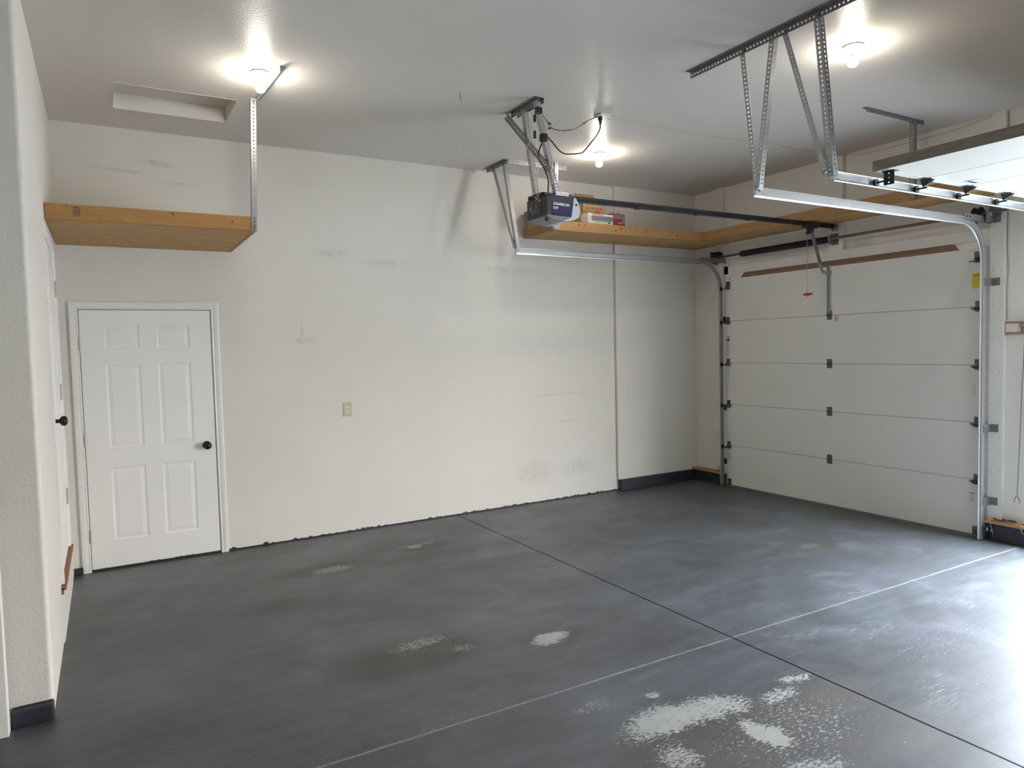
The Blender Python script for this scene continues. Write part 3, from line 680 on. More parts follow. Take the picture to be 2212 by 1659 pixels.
m.build('label_print', INKB, lb)
for u, z, hh in ((.006, .300, .085), (WD-.085, .285, .085)):
    lb = MB().obox(F1(u, z, .0014), (0, -.05, 0), (0, 0, hh), (-.0008, 0, 0)).build('caution_label', PAPER, g1, label='white caution label with an orange bar')
    MB().obox(F1(u+.002, z+hh-.01, .0022), (0, -.046, 0), (0, 0, .007), (-.0004, 0, 0)).build('label_print', ORANGE, lb)
    m = MB()
    for k in range(5): m.obox(F1(u+.004, z+hh-.026-.011*k, .0022), (0, -.036, 0), (0, 0, .0018), (-.0004, 0, 0))
    m.build('label_print', INKB, lb)
lb = MB().obox(F1(WD-.078, 1.16, .0014), (0, -.048, 0), (0, 0, .13), (-.0006, 0, 0)).build('instruction_label', STILE, g1)
m = MB()
for k in range(9): m.obox(F1(WD-.075, 1.275-.013*k, .002), (0, -.040, 0), (0, 0, .0015), (-.0004, 0, 0))
m.build('label_print', HINGE, lb)
# open door overhead
D2Y, D2X, D2Z = -3.842, 6.505, 2.622
W2 = 2.74
F2 = lambda u, v, n: Vector((D2X-v, D2Y-u, D2Z-n))
g2 = thing('garage_door', 'open white garage door lying overhead on its tracks', 'garage door', (5.3, -5.2, D2Z))
sectional(g2, F2, W2, True)
m = MB(); m.obox(F2(-.0, 2.378, .003), (0, -W2, 0), (-.008, 0, 0), (0, 0, .058)); m.build('weathered_top_edge', WEATH, g2, label='weathered brown top edge')
lb = MB().obox(F2(.09, 1.60, .0014), (.15, 0, 0), (0, -.075, 0), (0, 0, -.0006)).build('maker_label', PAPER, g2, label='white paper label with dark print')
MB().obox(F2(.10, 1.59, .0022), (.10, 0, 0), (0, -.020, 0), (0, 0, -.0004)).build('label_print', INKB, lb)
MB().obox(F2(.095, 1.02, .0014), (.05, 0, 0), (0, -.035, 0), (0, 0, -.0006)).build('paper_scrap', PAPER, g2)

# ------------------------------------------------------------------ tracks
def track(name, label, y, s, xe, xv, zc=2.578, zbot=.01, xend=None, vertical=True, R=.32):
    """s: the side (+1/-1 in y) that the channel is open to"""
    t_ = thing(name, label, 'garage door track', (xv, y, 0), 'garage door tracks')
    hw, dp, th = .025, .020, .0022
    prof = [(-hw, 0), (hw, 0), (hw, dp), (hw-.006, dp+.004), (hw-.008, dp+.002), (hw-.003, dp-.001), (hw-th, th), (-hw+th, th), (-hw+.004, dp-.004), (-hw-.004, dp), (-hw-.011, dp-.001), (-hw-.010, dp-.004), (-hw-.005, dp-.005), (-hw, dp-.009)]
    def sweep(path):
        k = len(prof); v = []
        for (x, z, nx, nz) in path:
            for (a, b) in prof: v.append((x+nx*a, y+s*(b-.008), z+nz*a))
        n = len(path); f = [(j*k+i, j*k+(i+1) % k, (j+1)*k+(i+1) % k, (j+1)*k+i) for j in range(n-1) for i in range(k)]
        f += [tuple(reversed(range(k))), tuple(range((n-1)*k, n*k))]
        if s < 0: f = [tuple(reversed(q)) for q in f]
        return MB().add(v, f)
    xc = xv-R
    if vertical:
        zA = zc-R
        sweep([(xv, zbot, 1, 0), (xv, zA-.03, 1, 0)]).build('vertical_rail', TRACK, t_)
        arc = [(xv, zA-.03, 1, 0)]+[(xc+R*math.cos(a), zA+R*math.sin(a), math.cos(a), math.sin(a)) for a in [PI/2*i/14 for i in range(15)]]
        sweep(arc+[(xc-.02, zc, 0, 1)]).build('curved_rail', TRACK, t_)
        sweep([(xc-.02, zc, 0, 1), (xe, zc+.004, 0, 1)]).build('horizontal_rail', TRACK, t_)
    else:
        sweep([(xend, zc, 0, 1), (xe, zc+.004, 0, 1)]).build('horizontal_rail', TRACK, t_)
    m = MB(); m.obox((xe-.002, y-s*.008, zc-.022), (.004, 0, 0), (0, s*.02, 0), (0, 0, .046)); m.build('end_plate', TRACK, t_)
    MB().cyl((xe+.03, y-s*.016, zc+.006), (xe+.03, y+s*.004, zc+.006), .006, 6).build('end_bolt', GALVD, t_)
    MB().cyl((xe+.06, y-s*.010, zc-.008), (xe+.06, y-s*.004, zc-.008), .004, 6).build('end_bolt', GALVD, t_)
    return t_
YT1, YT2, YT3 = -.553, -3.327, -3.800
tl = track('garage_door_track', 'bent steel track along the left side of the closed garage door', YT1, -1, 3.692, 6.405)
tr = track('garage_door_track', 'bent steel track along the right side of the closed garage door', YT2, 1, 3.745, 6.405)
t3 = track('garage_door_track', 'straight overhead steel track carrying the open garage door', YT3, -1, 3.815, 6.41, zc=2.576, vertical=False, xend=6.50)
def jamb_bracket(parent, y, s, z, mat=GALVD, w_=.055, h=.062):
    """L bracket from track web to jamb board"""
    m = MB(); y2 = y+s*.032
    m.obox((6.405, y+s*.010, z), (BX-6.405, s*.012, 0), (0, s*.0025, 0), (0, 0, h))
    m.obox((BX-.004, y+s*.020, z), (0, s*w_, 0), (.0035, 0, 0), (0, 0, h))
    m.cyl((BX-.006, y+s*.048, z+h/2), (BX-.003, y+s*.048, z+h/2), .008, 6); m.cyl((6.42, y+s*.008, z+h/2), (6.42, y+s*.018, z+h/2), .007, 6)
    m.build('jamb_bracket', mat, parent)
for z in (2.07, .885, .285): jamb_bracket(tr, YT2, -1, z)
for z in (1.90, .88, .25): jamb_bracket(tl, YT1, 1, z, DARKM, .03)
# flag angles and end plates carrying the shaft
def flag(parent, y, s):
    m = MB()
    m.obox((6.10, y-s*.006, 2.572), (.40, 0, 0), (0, s*.003, 0), (0, 0, .052))
    m.obox((6.10, y-s*.006, 2.572), (.40, 0, 0), (0, s*.030, 0), (0, 0, .003))
    for x in (6.13, 6.17, 6.36, 6.42): m.cyl((x, y-s*.006, 2.60), (x, y-s*.014, 2.60), .007, 6)
    m.build('flag_bracket', GALVD, parent)
flag(tl, YT1+.004, -1); flag(tr, YT2-.004, 1)

# ------------------------------------------------------------------ torsion shaft
SX, SZ = 6.437, 2.642
t_ = thing('torsion_shaft', 'torsion shaft with black spring and cable drums above the closed garage door', 'garage door spring', (SX, -1.95, SZ))
MB().cyl((SX, -3.47, SZ+.01), (SX, -.40, SZ), .0127, 14).build('shaft', SHAFT, t_)
m = MB(); m.cyl((SX, -1.90, SZ), (SX, -.86, SZ), .028, 20)
pts = []
for i in range(0, 104*8+1):
    a = i*PI/4; yy = -1.895+1.03*i/(104*8); pts.append((SX+.030*math.cos(a), yy, SZ+.030*math.sin(a)))
m.tube(pts, .0048, 5, 1); m.build('spring', SPRING, t_)
m = MB(); m.lathe((SX, -.86, SZ), (0, 1, 0), [(-.02, .033), (0, .036), (.006, .036), (.02, .022), (.045, .020), (.045, .013)], 20)
for a in (0, 2.1, 4.2): m.cyl((SX+.016*math.cos(a), -.83, SZ+.016*math.sin(a)), (SX+.034*math.cos(a), -.83, SZ+.034*math.sin(a)), .005, 6)
m.build('winding_cone', DARKM, t_)
for yd, s in ((-.485, 1), (-3.265, -1)):
    m = MB(); m.lathe((SX, yd, SZ), (0, -s, 0), [(-.028, .013), (-.028, .062), (-.022, .066), (-.018, .052), (.0, .050), (.014, .054), (.018, .066), (.024, .066), (.024, .052), (.022, .030), (.045, .026), (.05, .013)], 28)
    for k in range(5): a = k*2*PI/5; m.obox(Vector((SX, yd-s*.020, SZ))+Vector((math.cos(a)*.02, 0, math.sin(a)*.02)), (math.cos(a)*.035, 0, math.sin(a)*.035), (0, -s*.006, 0), (-math.sin(a)*.006, 0, math.cos(a)*.006))
    m.build('cable_drum', DARKM, t_)
for yd, s in ((-.425, 1), (-3.355, -1)):
    m = MB(); m.obox((6.375, yd, 2.572), (.125, 0, 0), (0, .003*s, 0), (0, 0, .140)); m.obox((BX-.003, yd, 2.572), (.003, 0, 0), (0, .05*s, 0), (0, 0, .140))
    m.lathe((SX, yd, SZ+.004), (0, s, 0), [(0, .026), (.010, .026), (.012, .018), (.018, .018), (.018, .013)], 18); m.build('end_bearing_plate', GALVD, t_)
m = MB(); m.obox((6.41, -1.925, 2.60), (.09, 0, 0), (0, .003, 0), (0, 0, .085)); m.obox((BX-.003, -1.975, 2.59), (.003, 0, 0), (0, .075, 0), (0, 0, .11))
m.prism([(6.415, -1.925, 2.61), (6.415, -1.925, 2.675), (6.44, -1.925, 2.69), (6.46, -1.925, 2.68), (6.46, -1.925, 2.60)], (0, -.012, 0)); m.build('center_bearing', GALVD, t_)

# ------------------------------------------------------------------ track hangers
def bolt(parent, c, d, r=.008):
    c, d = Vector(c), Vector(d).normalized(); MB().cyl(c, c+d*.012, r, 6).build('bolt', GALVD, parent)
def hanger(label, cat='metal bracket', loc=(0, 0, 0), name='track_hanger'): return thing(name, label, cat, loc)
xh = 3.69
hb = hanger('long punched angle iron on the ceiling with four struts holding two garage tracks', loc=(xh, -3.6, H))
MB().angle((xh, -2.855, H-.002), (xh, -4.45, H-.002), (-1, 0, 0), (0, 0, -1), .042, .003, .0068).build('ceiling_angle', GALVD, hb)
def strut(parent, a, b, d1, d2, wd=.032, mat=GALV): MB().angle(a, b, d1, d2, wd, .0022, .0062 if wd > .028 else .005).build('strut', mat, parent)
zc_ = H-.028
strut(hb, (xh+.004, -3.262, zc_), (xh+.012, -3.358, 2.572), (0, -1, 0), (1, 0, 0), .034)
strut(hb, (xh+.006, -3.512, zc_), (xh+.012, -3.392, 2.572), (0, 1, 0), (1, 0, 0), .034)
strut(hb, (xh+.004, -3.567, zc_), (xh+.030, -3.812, 2.556), (0, -1, 0), (1, 0, 0), .033)
strut(hb, (xh+.006, -3.808, zc_), (xh+.050, -3.862, 2.556), (0, 1, 0), (1, 0, 0), .038)
for y in (-3.30, -3.515, -3.60, -3.81): bolt(hb, (xh-.003, y, H-.026), (-1, 0, 0))
for y, z in ((-3.385, 2.585), (-3.842, 2.575)): bolt(hb, (xh+.008, y, z), (-1, 0, 0), .009)
# left track hanger
ha = hanger('punched ceiling angle with two struts holding the left track near the long wall', loc=(3.65, -.3, H))
MB().angle((3.65, -.10, H-.002), (3.65, -.505, H-.002), (-1, 0, 0), (0, 0, -1), .036, .0025, .006).build('ceiling_angle', GALVD, ha)
strut(ha, (3.652, -.205, zc_), (3.668, -.548, 2.60), (0, -1, 0), (1, 0, 0), .034)
strut(ha, (3.654, -.435, zc_), (3.676, -.600, 2.60), (0, 1, 0), (1, 0, 0), .036)
bolt(ha, (3.649, -.22, H-.024), (-1, 0, 0)); bolt(ha, (3.649, -.44, H-.024), (-1, 0, 0))
# shelf hangers
hs = hanger('punched ceiling angle beside the long wall with one strut down to the corner shelf end', loc=(3.99, -.52, H), name='shelf_hanger')
MB().angle((3.665, -.512, H-.002), (4.33, -.512, H-.002), (0, 1, 0), (0, 0, -1), .036, .0025, .006).build('ceiling_angle', GALV, hs)
MB().angle((4.127, -.604, H-.002), (4.097, -.604, 2.800), (1, 0, 0), (0, 1, 0), .036, .0022, .006).build('strut', GALV, hs)
ht = hanger('T shaped punched hanger dropping behind the open garage door', loc=(5.8, -2.97, H), name='shelf_hanger')
MB().angle((5.405, -2.972, H-.002), (6.18, -2.972, H-.002), (0, 1, 0), (0, 0, -1), .036, .0025, .006).build('ceiling_angle', GALVD, ht)
MB().angle((6.030, -2.978, H-.012), (6.030, -2.978, 2.800), (1, 0, 0), (0, 1, 0), .040, .0022, .006).build('strut', GALVD, ht)
hl = hanger('vertical punched strap holding the front corner of the left shelf', loc=(1.25, -1.15, 2.52), name='shelf_hanger')
MB().angle((1.268, -1.115, H-.002), (1.300, -1.768, H-.002), (1, 0, 0), (0, 0, -1), .038, .0025, .006).build('ceiling_angle', GALV, hl)
MB().angle((1.233, -1.155, H-.012), (1.203, -1.158, 2.520), (1, 0, 0), (0, 1, 0), .036, .0022, .0058).build('strap', GALV, hl)
bolt(hl, (1.252, -1.158, 3.41), (0, -1, 0), .007)
for z in (2.545, 2.585): bolt(hl, (1.222, -1.160, z), (0, -1, 0), .006)

# ------------------------------------------------------------------ shelves
sl = thing('wall_shelf', 'wooden hanging shelf above the white six-panel door', 'shelf', (.62, -.58, 2.53))
MB().box((.002, -1.112, 2.522), (1.206, -.001, 2.534)).build('shelf_panel', OSB, sl)
MB().bbox_((.002, -1.150, 2.5215), (1.205, -1.112, 2.618), .003).build('front_board', LUML, sl)
MB().bbox_((1.205, -1.148, 2.5215), (1.240, -.001, 2.618), .003).build('end_board', LUML, sl)
m = MB()
random.seed(3)
for i in range(5):
    for j in range(4):
        a = .150+j*.010+random.random()*.003; z = 2.547+i*.012
        m.box((a, -1.1508, z), (a+.004+random.random()*.005, -1.1498, z+.003+random.random()*.006))
m.build('grade_stamp', INKB, sl)
sr = thing('corner_shelf', 'L shaped wooden shelf round the far corner under the ceiling', 'shelf', (6.0, -.5, 2.82))
ZS = 2.805
MB().box((4.134, -.565, ZS-.010), (L-.002, -.036, ZS+.002)).box((6.114, -3.36, ZS-.010), (BX-.002, -.598, ZS+.002)).build('shelf_panel', OSB, sr)
MB().bbox_((4.135, -.600, ZS-.011), (6.078, -.564, ZS+.086), .003).build('front_board', LUMX, sr)
MB().bbox_((6.078, -3.36, ZS-.011), (6.115, -.564, ZS+.086), .003).build('front_board', LUMY, sr)
MB().bbox_((4.098, -.600, ZS-.011), (4.134, -.036, ZS+.080), .003).build('end_board', LUMY, sr)
MB().obox((4.134, -.602, ZS), (.034, 0, 0), (0, .0015, 0), (0, 0, .072)).obox((4.0965, -.602, ZS), (0, .03, 0), (.0015, 0, 0), (0, 0, .05)).build('joist_bracket', GALV, sr)

# ------------------------------------------------------------------ boxes on the corner shelf
ZB = ZS+.002
def carton(name, label, a, b, mat, cat='box', r=.003):
    t_ = thing(name, label, cat, ((a[0]+b[0])/2, (a[1]+b[1])/2, min(a[2], b[2])), 'boxes on the corner shelf')
    MB().bbox_(a, b, r).build('body', mat, t_); return t_
c1 = thing('cardboard_box', 'open brown cardboard box with printed lettering on the corner shelf', 'box', (4.77, -.2, ZB), 'boxes on the corner shelf')
x0, x1, y0, y1, z1 = 4.645, 4.925, -.33, -.06, 3.168
m = MB(); th = .004
m.box((x0, y0, ZB), (x1, y0+th, z1)).box((x0, y1-th, ZB), (x1, y1, z1)).box((x0, y0, ZB), (x0+th, y1, z1)).box((x1-th, y0, ZB), (x1, y1, z1)).box((x0, y0, ZB), (x1, y1, ZB+th))
m.build('body', CARD, c1)
m = MB().obox((x0+.12, y1, z1), (x1-x0-.03, 0, 0), (0, .03, .150), (0, .004, 0)); m.build('flap', CARD, c1)
m = MB().obox((x0, y0, z1), (0, y1-y0, 0), (-.11, 0, .02), (0, 0, .004)); m.build('flap', CARD, c1)
m = MB().obox((x1-.002, y0, z1), (0, y1-y0, 0), (.010, 0, .03), (.004, 0, 0)); m.build('flap', CARD, c1)
text('box_lettering', 'Cloud River', .042, (x0+.022, y0-.001, 3.088), (1, 0, 0), (0, 0, 1), INKBR, c1, squeeze=.78, shear=.3)
text('box_lettering', 'Premium Tile', .038, (x0+.018, y0-.001, 3.052), (1, 0, 0), (0, 0, 1), INKBR, c1, squeeze=.74, shear=.3)
m = MB()
for k in range(5): m.box((x0+.168+.012*k, y0-.0006, 3.050+(k % 2)*.01), (x0+.177+.012*k, y0, 3.075+(k % 3)*.006))
m.box((x0+.190, y0-.0006, 3.092), (x0+.215, y0, 3.104)).box((x0+.222, y0-.0006, 3.094), (x0+.250, y0, 3.106)); m.build('box_print', INKR, c1)
c2 = carton('tool_carton', 'grey and white carton lying in front of the brown box on the corner shelf', (4.60, -.50, ZB), (4.905, -.38, 3.010), WHITE)
m = MB().box((4.63, -.5008, 2.940), (4.900, -.4995, 2.990)); m.build('grey_band', GREYC, c2)
m = MB().box((4.64, -.5008, 2.995), (4.78, -.4995, 3.006)); m.build('tan_band', plain('tan_ink', (.50, .32, .12), .6), c2)
m = MB()
for k in range(16): m.box((4.66+.011*k, -.5008, 2.926), (4.666+.011*k, -.4995, 2.933))
m.build('print', INKB, c2); MB().box((4.84, -.5010, 2.918), (4.872, -.4995, 2.936)).build('blue_logo', plain('blue_ink', (.05, .13, .35), .5), c2)
m = MB().bbox_((4.585, -.503, ZB), (4.628, -.378, 3.016), .003); m.build('clear_sleeve', WHITE, c2)
MB().lathe((4.607, -.5032, 2.968), (0, -1, 0), [(0, .013), (.0008, .013), (.0008, .017), (0, .017)], 18).build('print', GREYC, c2)
c3 = carton('red_tool_carton', 'red and grey carton marked 24 at the right of the shelf boxes', (4.929, -.44, ZB), (5.115, -.335, 3.045), REDC)
MB().box((4.931, -.4408, 2.988), (5.113, -.4395, 3.034)).build('grey_band', GREYC, c3)
MB().prism([(5.06, -.36, 3.045), (5.10, -.36, 3.045), (5.098, -.36, 3.105)], (0, .004, 0)).build('lid_tab', CARD, c3)
text('box_lettering', '24', .034, (5.040, -.441, 2.940), (1, 0, 0), (0, 0, 1), PAPER, c3, bold=.0008)
for a, b, c, d in ((5.085, 2.948, 5.11, 2.955), (5.088, 2.968, 5.106, 2.980), (5.015, 2.942, 5.030, 2.954)): MB().box((a, -.4408, b), (c, -.4395, d)).build('print', PAPER, c3)
m = MB().box((4.931, -.4412, 2.940), (4.985, -.4398, 2.968)); m.build('print', plain('picture_print', (.16, .12, .10), .5), c3)
c4 = carton('grey_carton', 'grey striped carton behind the opener motor at the left shelf end', (4.100, -.28, 2.984), (4.34, -.05, 3.060), plain('pale_grey_carton', (.30, .27, .25), .6))
m = MB()
for z in (3.002, 3.022, 3.042): m.box((4.0992, -.28, z), (4.1002, -.05, z+.005)); m.box((4.10, -.2808, z), (4.34, -.2800, z+.005))
m.build('print', CARDD, c4)
c5 = carton('flat_cardboard_box', 'flat brown box under the grey carton at the left shelf end', (4.137, -.34, ZB+.0), (4.42, -.05, 2.983), CARD)
MB().box((4.1362, -.30, 2.92), (4.1372, -.18, 2.94)).build('print', INKBR, c5)
c5.location.z = ZB

# ------------------------------------------------------------------ opener
GC = -1.94
op = thing('garage_door_opener', 'navy and black garage door opener hung from the ceiling with its black rail', 'garage door opener', (3.2, GC, 2.7))
ya, yb = -2.062, -1.812
m = MB()
out = [(3.145, 2.612), (3.145, 2.752), (3.30, 2.752), (3.285, 2.602)]
m = MB().prism([(3.098, ya-.001, 2.618), (3.098, ya-.001, 2.750), (3.300, ya-.001, 2.752), (3.272, ya-.001, 2.604)], (0, yb-ya+.002, 0)); m.build('side_cover', BLUE, op)
m = MB().prism([(3.110, ya-.0025, 2.628), (3.110, ya-.0025, 2.718), (3.285, ya-.0025, 2.716), (3.268, ya-.0025, 2.615)], (0, .002, 0)); m.build('side_panel', plain('navy_gloss', (.008, .017, .075), .28), op)
m = MB()
bm = bmesh.new(); bmesh.ops.create_cube(bm, size=1)
for v in bm.verts: v.co = Vector((3.074+v.co.x*.055, (ya+yb)/2+v.co.y*(.262), 2.680+v.co.z*.148))
bmesh.ops.bevel(bm, geom=bm.edges[:], offset=.014, segments=4, affect='EDGES', profile=.5); m.frombm(bm, smooth=False); m.build('rear_cover', GREYP, op)
m = MB().bbox_((3.042, ya+.045, 2.625), (3.050, yb-.030, 2.742), .003); bp_ = m.build('control_panel', BLACK, op)
m = MB()
for j, (yy, n) in enumerate(((-1.86, 7), (-1.885, 9), (-1.93, 6), (-1.955, 6))):
    for k in range(n): m.box((3.0412, yy, 2.735-.012*k-.004*(j % 2)), (3.0418, yy-.014, 2.735-.012*k-.003-.004*(j % 2)))
m.lathe((3.0418, -1.915, 2.652), (-1, 0, 0), [(0, .010), (.0005, .010), (.0005, .013), (0, .013)], 16).lathe((3.0418, -1.94, 2.655), (-1, 0, 0), [(0, .008), (.0005, .008), (.0005, .011), (0, .011)], 16)
m.build('panel_print', plain('grey_print', (.35, .36, .37), .5), bp_)
MB().box((3.0410, -1.862, 2.668), (3.0416, -1.875, 2.674)).box((3.0410, -1.862, 2.678), (3.0416, -1.875, 2.684)).build('panel_print', WHITE, bp_)
# light lens: wraps the front end and the belly
m = MB(); n = 14; ring_ = []
pf = [(3.300, 2.752), (3.318, 2.742), (3.338, 2.712), (3.350, 2.675), (3.352, 2.640), (3.340, 2.610), (3.300, 2.588), (3.250, 2.577), (3.205, 2.574), (3.195, 2.600), (3.272, 2.606)]
m.prism([(x, ya, z) for x, z in pf], (0, yb-ya, 0)); m.build('light_lens', LENS, op, label='milky white light lens')
MB().prism([(3.056, ya-.002, 2.612), (3.065, ya-.002, 2.600), (3.10, ya-.002, 2.587), (3.15, ya-.002, 2.578), (3.205, ya-.002, 2.5745), (3.274, ya-.002, 2.606)], (0, yb-ya+.004, 0)).build('belly_pan', plain('pale_grey_plastic', (.20, .20, .22), .4), op)
MB().lathe((3.075, -2.03, 2.595), (0, 0, -1), [(0, .012), (.018, .013), (.024, .009), (.025, 0)], 12).build('learn_button', BLACK, op)
MB().tube([(3.05, -2.062, 2.70), (3.045, -2.07, 2.63), (3.07, -2.06, 2.565), (3.13, -2.05, 2.515)], .0012, 6).build('antenna_wire', GREYP, op)
MB().cyl((3.318, ya-.0006, 2.698), (3.318, ya+.002, 2.698), .010, 14).build('lens_hole', BLACK, op)
text('logo', 'CHAMBERLAIN', .0245, (3.112, ya-.0032, 2.686), (1, 0, -.035), (.03, 0, 1), WHITE, op, bold=.0012, squeeze=.86, shear=.15)
text('logo', '1/2 HP', .0245, (3.112, ya-.0032, 2.656), (1, 0, -.02), (.03, 0, 1), WHITE, op, bold=.0013, squeeze=.62)
MB().box((3.04, ya+.03, 2.751), (3.30, yb-.03, 2.775)).box((3.05, ya+.01, 2.748), (3.16, ya+.05, 2.770)).build('chassis', BLACK, op)
for y, s in ((ya, 1), (yb, -1)):
    m = MB(); m.perf((3.138, y-.002*s, 2.752), (1, 0, 0), .112, (0, 0, 1), .030, (0, s, 0), .0022, .0254, .0045); m.obox((3.125, y-.002*s, 2.752), (.125, 0, 0), (0, -.012*s, 0), (0, 0, .002))
    m.build('mounting_bracket', plain('bright_zinc', (.80, .80, .78), .35, .1), op)
# rail
ZR = 2.768
m = MB().box((3.26, GC-.004, ZR-.018), (6.47, GC+.004, ZR+.020)).box((3.26, GC-.014, ZR-.022), (6.47, GC+.014, ZR-.016)).box((3.26, GC-.009, ZR+.014), (6.47, GC+.009, ZR+.022))
m.build('rail', BLACK, op)
m = MB()
for k in range(210):
    x = 3.27+k*.0142; m.box((x, GC-.016, ZR-.006), (x+.009, GC-.010, ZR+.003)); 
m.box((3.27, GC-.0145, ZR-.004), (6.25, GC-.0115, ZR+.001)); m.build('chain', plain('oily_chain', (.05, .05, .052), .35, .8), op, kind='stuff')
for x in (3.98, 4.62, 5.25, 5.9): MB().box((x, GC-.019, ZR-.026), (x+.05, GC+.019, ZR-.012)).build('rail_clip', DARKM, op)
m = MB().bbox_((6.03, GC-.026, ZR-.040), (6.20, GC+.026, ZR+.012), .004).box((6.08, GC-.012, ZR-.075), (6.16, GC+.012, ZR-.040)).cyl((6.10, GC-.02, ZR-.085), (6.10, GC+.02, ZR-.085), .012, 10).box((6.055, GC-.006, ZR-.100), (6.10, GC+.006, ZR-.085))
m.build('trolley', BLACK, op)
m = MB().box((6.30, GC-.011, ZR-.012), (6.475, GC+.011, ZR+.014)).cyl((6.44, GC-.02, ZR-.004), (6.44, GC+.02, ZR-.004), .008, 8); m.build('rail_end', DARKM, op)
m = MB().obox((6.465, GC-.022, ZR-.035), (.035, 0, 0), (0, .003, 0), (0, 0, .05)).obox((6.465, GC+.019, ZR-.035), (.035, 0, 0), (0, .003, 0), (0, 0, .05)).obox((6.497, GC-.03, ZR-.045), (.003, 0, 0), (0, .06, 0), (0, 0, .07)).cyl((6.475, GC-.035, ZR-.012), (6.475, GC+.035, ZR-.012), .005, 8)
m.build('header_bracket', GALV, op)
m = MB(); a, b = Vector((6.135, GC, ZR-.07)), Vector((6.285, GC, 2.345)); dv = (b-a); pv = Vector((dv.z, 0, -dv.x)).normalized()
m.obox(a-pv*.014+Vector((0, -.003, 0)), dv, pv*.028, (0, .006, 0)); m.obox(a-pv*.014+Vector((0, -.014, 0)), dv, pv*.003, (0, .014, 0)); m.build('straight_arm', GALVD, op)
m = MB(); path = [(6.262, 2.405), (6.268, 2.362), (6.285, 2.332), (6.315, 2.318), (6.36, 2.316), (6.435, 2.322)]; hw = .015
q = []
for i, (x, z) in enumerate(path):
    t0 = Vector((path[min(i+1, 5)][0]-path[max(i-1, 0)][0], 0, path[min(i+1, 5)][1]-path[max(i-1, 0)][1])).normalized(); nn = Vector((-t0.z, 0, t0.x)); q.append((Vector((x, GC-.010, z)), nn))
m.prism([p+n_*hw for p, n_ in q]+[p-n_*hw for p, n_ in reversed(q)], (0, .004, 0)); m.cyl((6.275, GC-.016, 2.375), (6.275, GC, 2.375), .007, 6); m.build('curved_arm', GALV, op)
er = thing('emergency_release_cord', 'thin red cord with red T handle hanging from the opener trolley', 'pull cord', (6.06, -1.957, 2.10))
MB().tube([(6.075, GC-.005, ZR-.095), (6.063, -1.953, 2.5), (6.056, -1.957, 2.3), (6.055, -1.957, 2.11)], .0022, 6).build('cord', ROPE, er)
m = MB().prism([(6.055, -1.995+.0, 2.096), (6.055, -1.962, 2.088), (6.055, -1.955, 2.080), (6.055, -1.945, 2.090), (6.055, -1.910, 2.094), (6.055, -1.910, 2.110), (6.055, -1.957, 2.116), (6.055, -2.008, 2.110), (6.055, -2.008, 2.096)], (.012, 0, 0)); m.build('handle', RED, er)
# motor hanger
hm = hanger('punched steel frame on the ceiling that carries the opener motor', loc=(3.04, -1.83, H), name='opener_hanger')
MB().angle((3.035, -1.64, H-.002), (3.035, -2.03, H-.002), (-1, 0, 0), (0, 0, -1), .036, .003, .006).build('ceiling_angle', GALVD, hm)
MB().angle((3.075, -1.66, H-.002), (3.075, -2.03, H-.002), (-1, 0, 0), (0, 0, -1), .036, .003, .006).build('ceiling_angle', GALVD, hm)
MB().angle((3.006, -2.026, H-.03), (3.145, -2.058, 2.757), (0, 1, 0), (1, 0, 0), .036, .0022, .006).build('strut', GALV, hm)
MB().angle((3.030, -1.825, H-.03), (3.118, -1.830, 2.757), (0, 1, 0), (1, 0, 0), .038, .0022, .006).build('strut', GALV, hm)
MB().angle((3.016, -1.625, H-.006), (3.110, -2.066, 2.945), (-.3, .3, -1), (-1, 0, 0), .046, .0025, .0065).build('diagonal_brace', GALVD, hm)
bolt(hm, (3.035, -1.66, H-.03), (-1, 0, 0)); bolt(hm, (3.03, -2.0, H-.03), (-1, 0, 0)); bolt(hm, (3.09, -2.06, 2.955), (-1, 0, 0))
MB().bbox_((3.034, -2.066, 3.128), (3.080, -2.020, 3.182), .006).build('tape_wrap', BLACKR, hm)
MB().bbox_((2.998, -2.062, 3.318), (3.042, -2.022, 3.362), .005).build('tape_wrap', BLACKR, hm)
# ceiling outlet, power cord, wires
co = thing('ceiling_outlet', 'white outlet plate on the ceiling feeding the opener cord', 'outlet', (3.68, -1.915, H))
MB().bbox_((3.635, -1.965, H-.014), (3.745, -1.870, H), .004).build('plate', WHITE, co)
pc = thing('power_cord', 'black power cord looping from the ceiling outlet to the opener motor', 'cord', (3.67, -1.90, H-.03))
MB().tube([(3.674, -1.905, 3.40), (3.672, -1.905, 3.379), (3.670, -1.905, 3.34), (3.630, -1.91, 3.278), (3.559, -1.92, 3.205), (3.495, -1.93, 3.140), (3.446, -1.94, 3.116), (3.351, -1.96, 3.095), (3.279, -1.97, 3.089), (3.214, -1.99, 3.108), (3.157, -2.01, 3.143), (3.112, -2.03, 3.160), (3.078, -2.066, 3.155), (3.029, -2.085, 3.129), (3.003, -2.10, 3.09), (2.978, -2.10, 3.036), (2.974, -2.10, 2.986), (3.0, -2.09, 2.956), (3.042, -2.08, 2.912), (3.072, -2.07, 2.85), (3.082, -2.05, 2.79), (3.085, -2.045, 2.765)], .0052, 8, 5).build('cable', BLACKR, pc)
MB().lathe((3.674, -1.905, H-.014), (0, 0, -1), [(0, .0), (0, .016), (.022, .017), (.030, .012), (.055, .008), (.058, .0)], 14).build('plug', BLACKR, pc)
wb = thing('wire_bundle', 'thin taped control wires drooping between the ceiling outlet and opener frame', 'wires', (3.3, -1.92, 3.28))
random.seed(5)
def wpath(pts, j): return [(x+random.uniform(-j, j), y+random.uniform(-j, j), z+random.uniform(-j, j)) for x, y, z in pts]
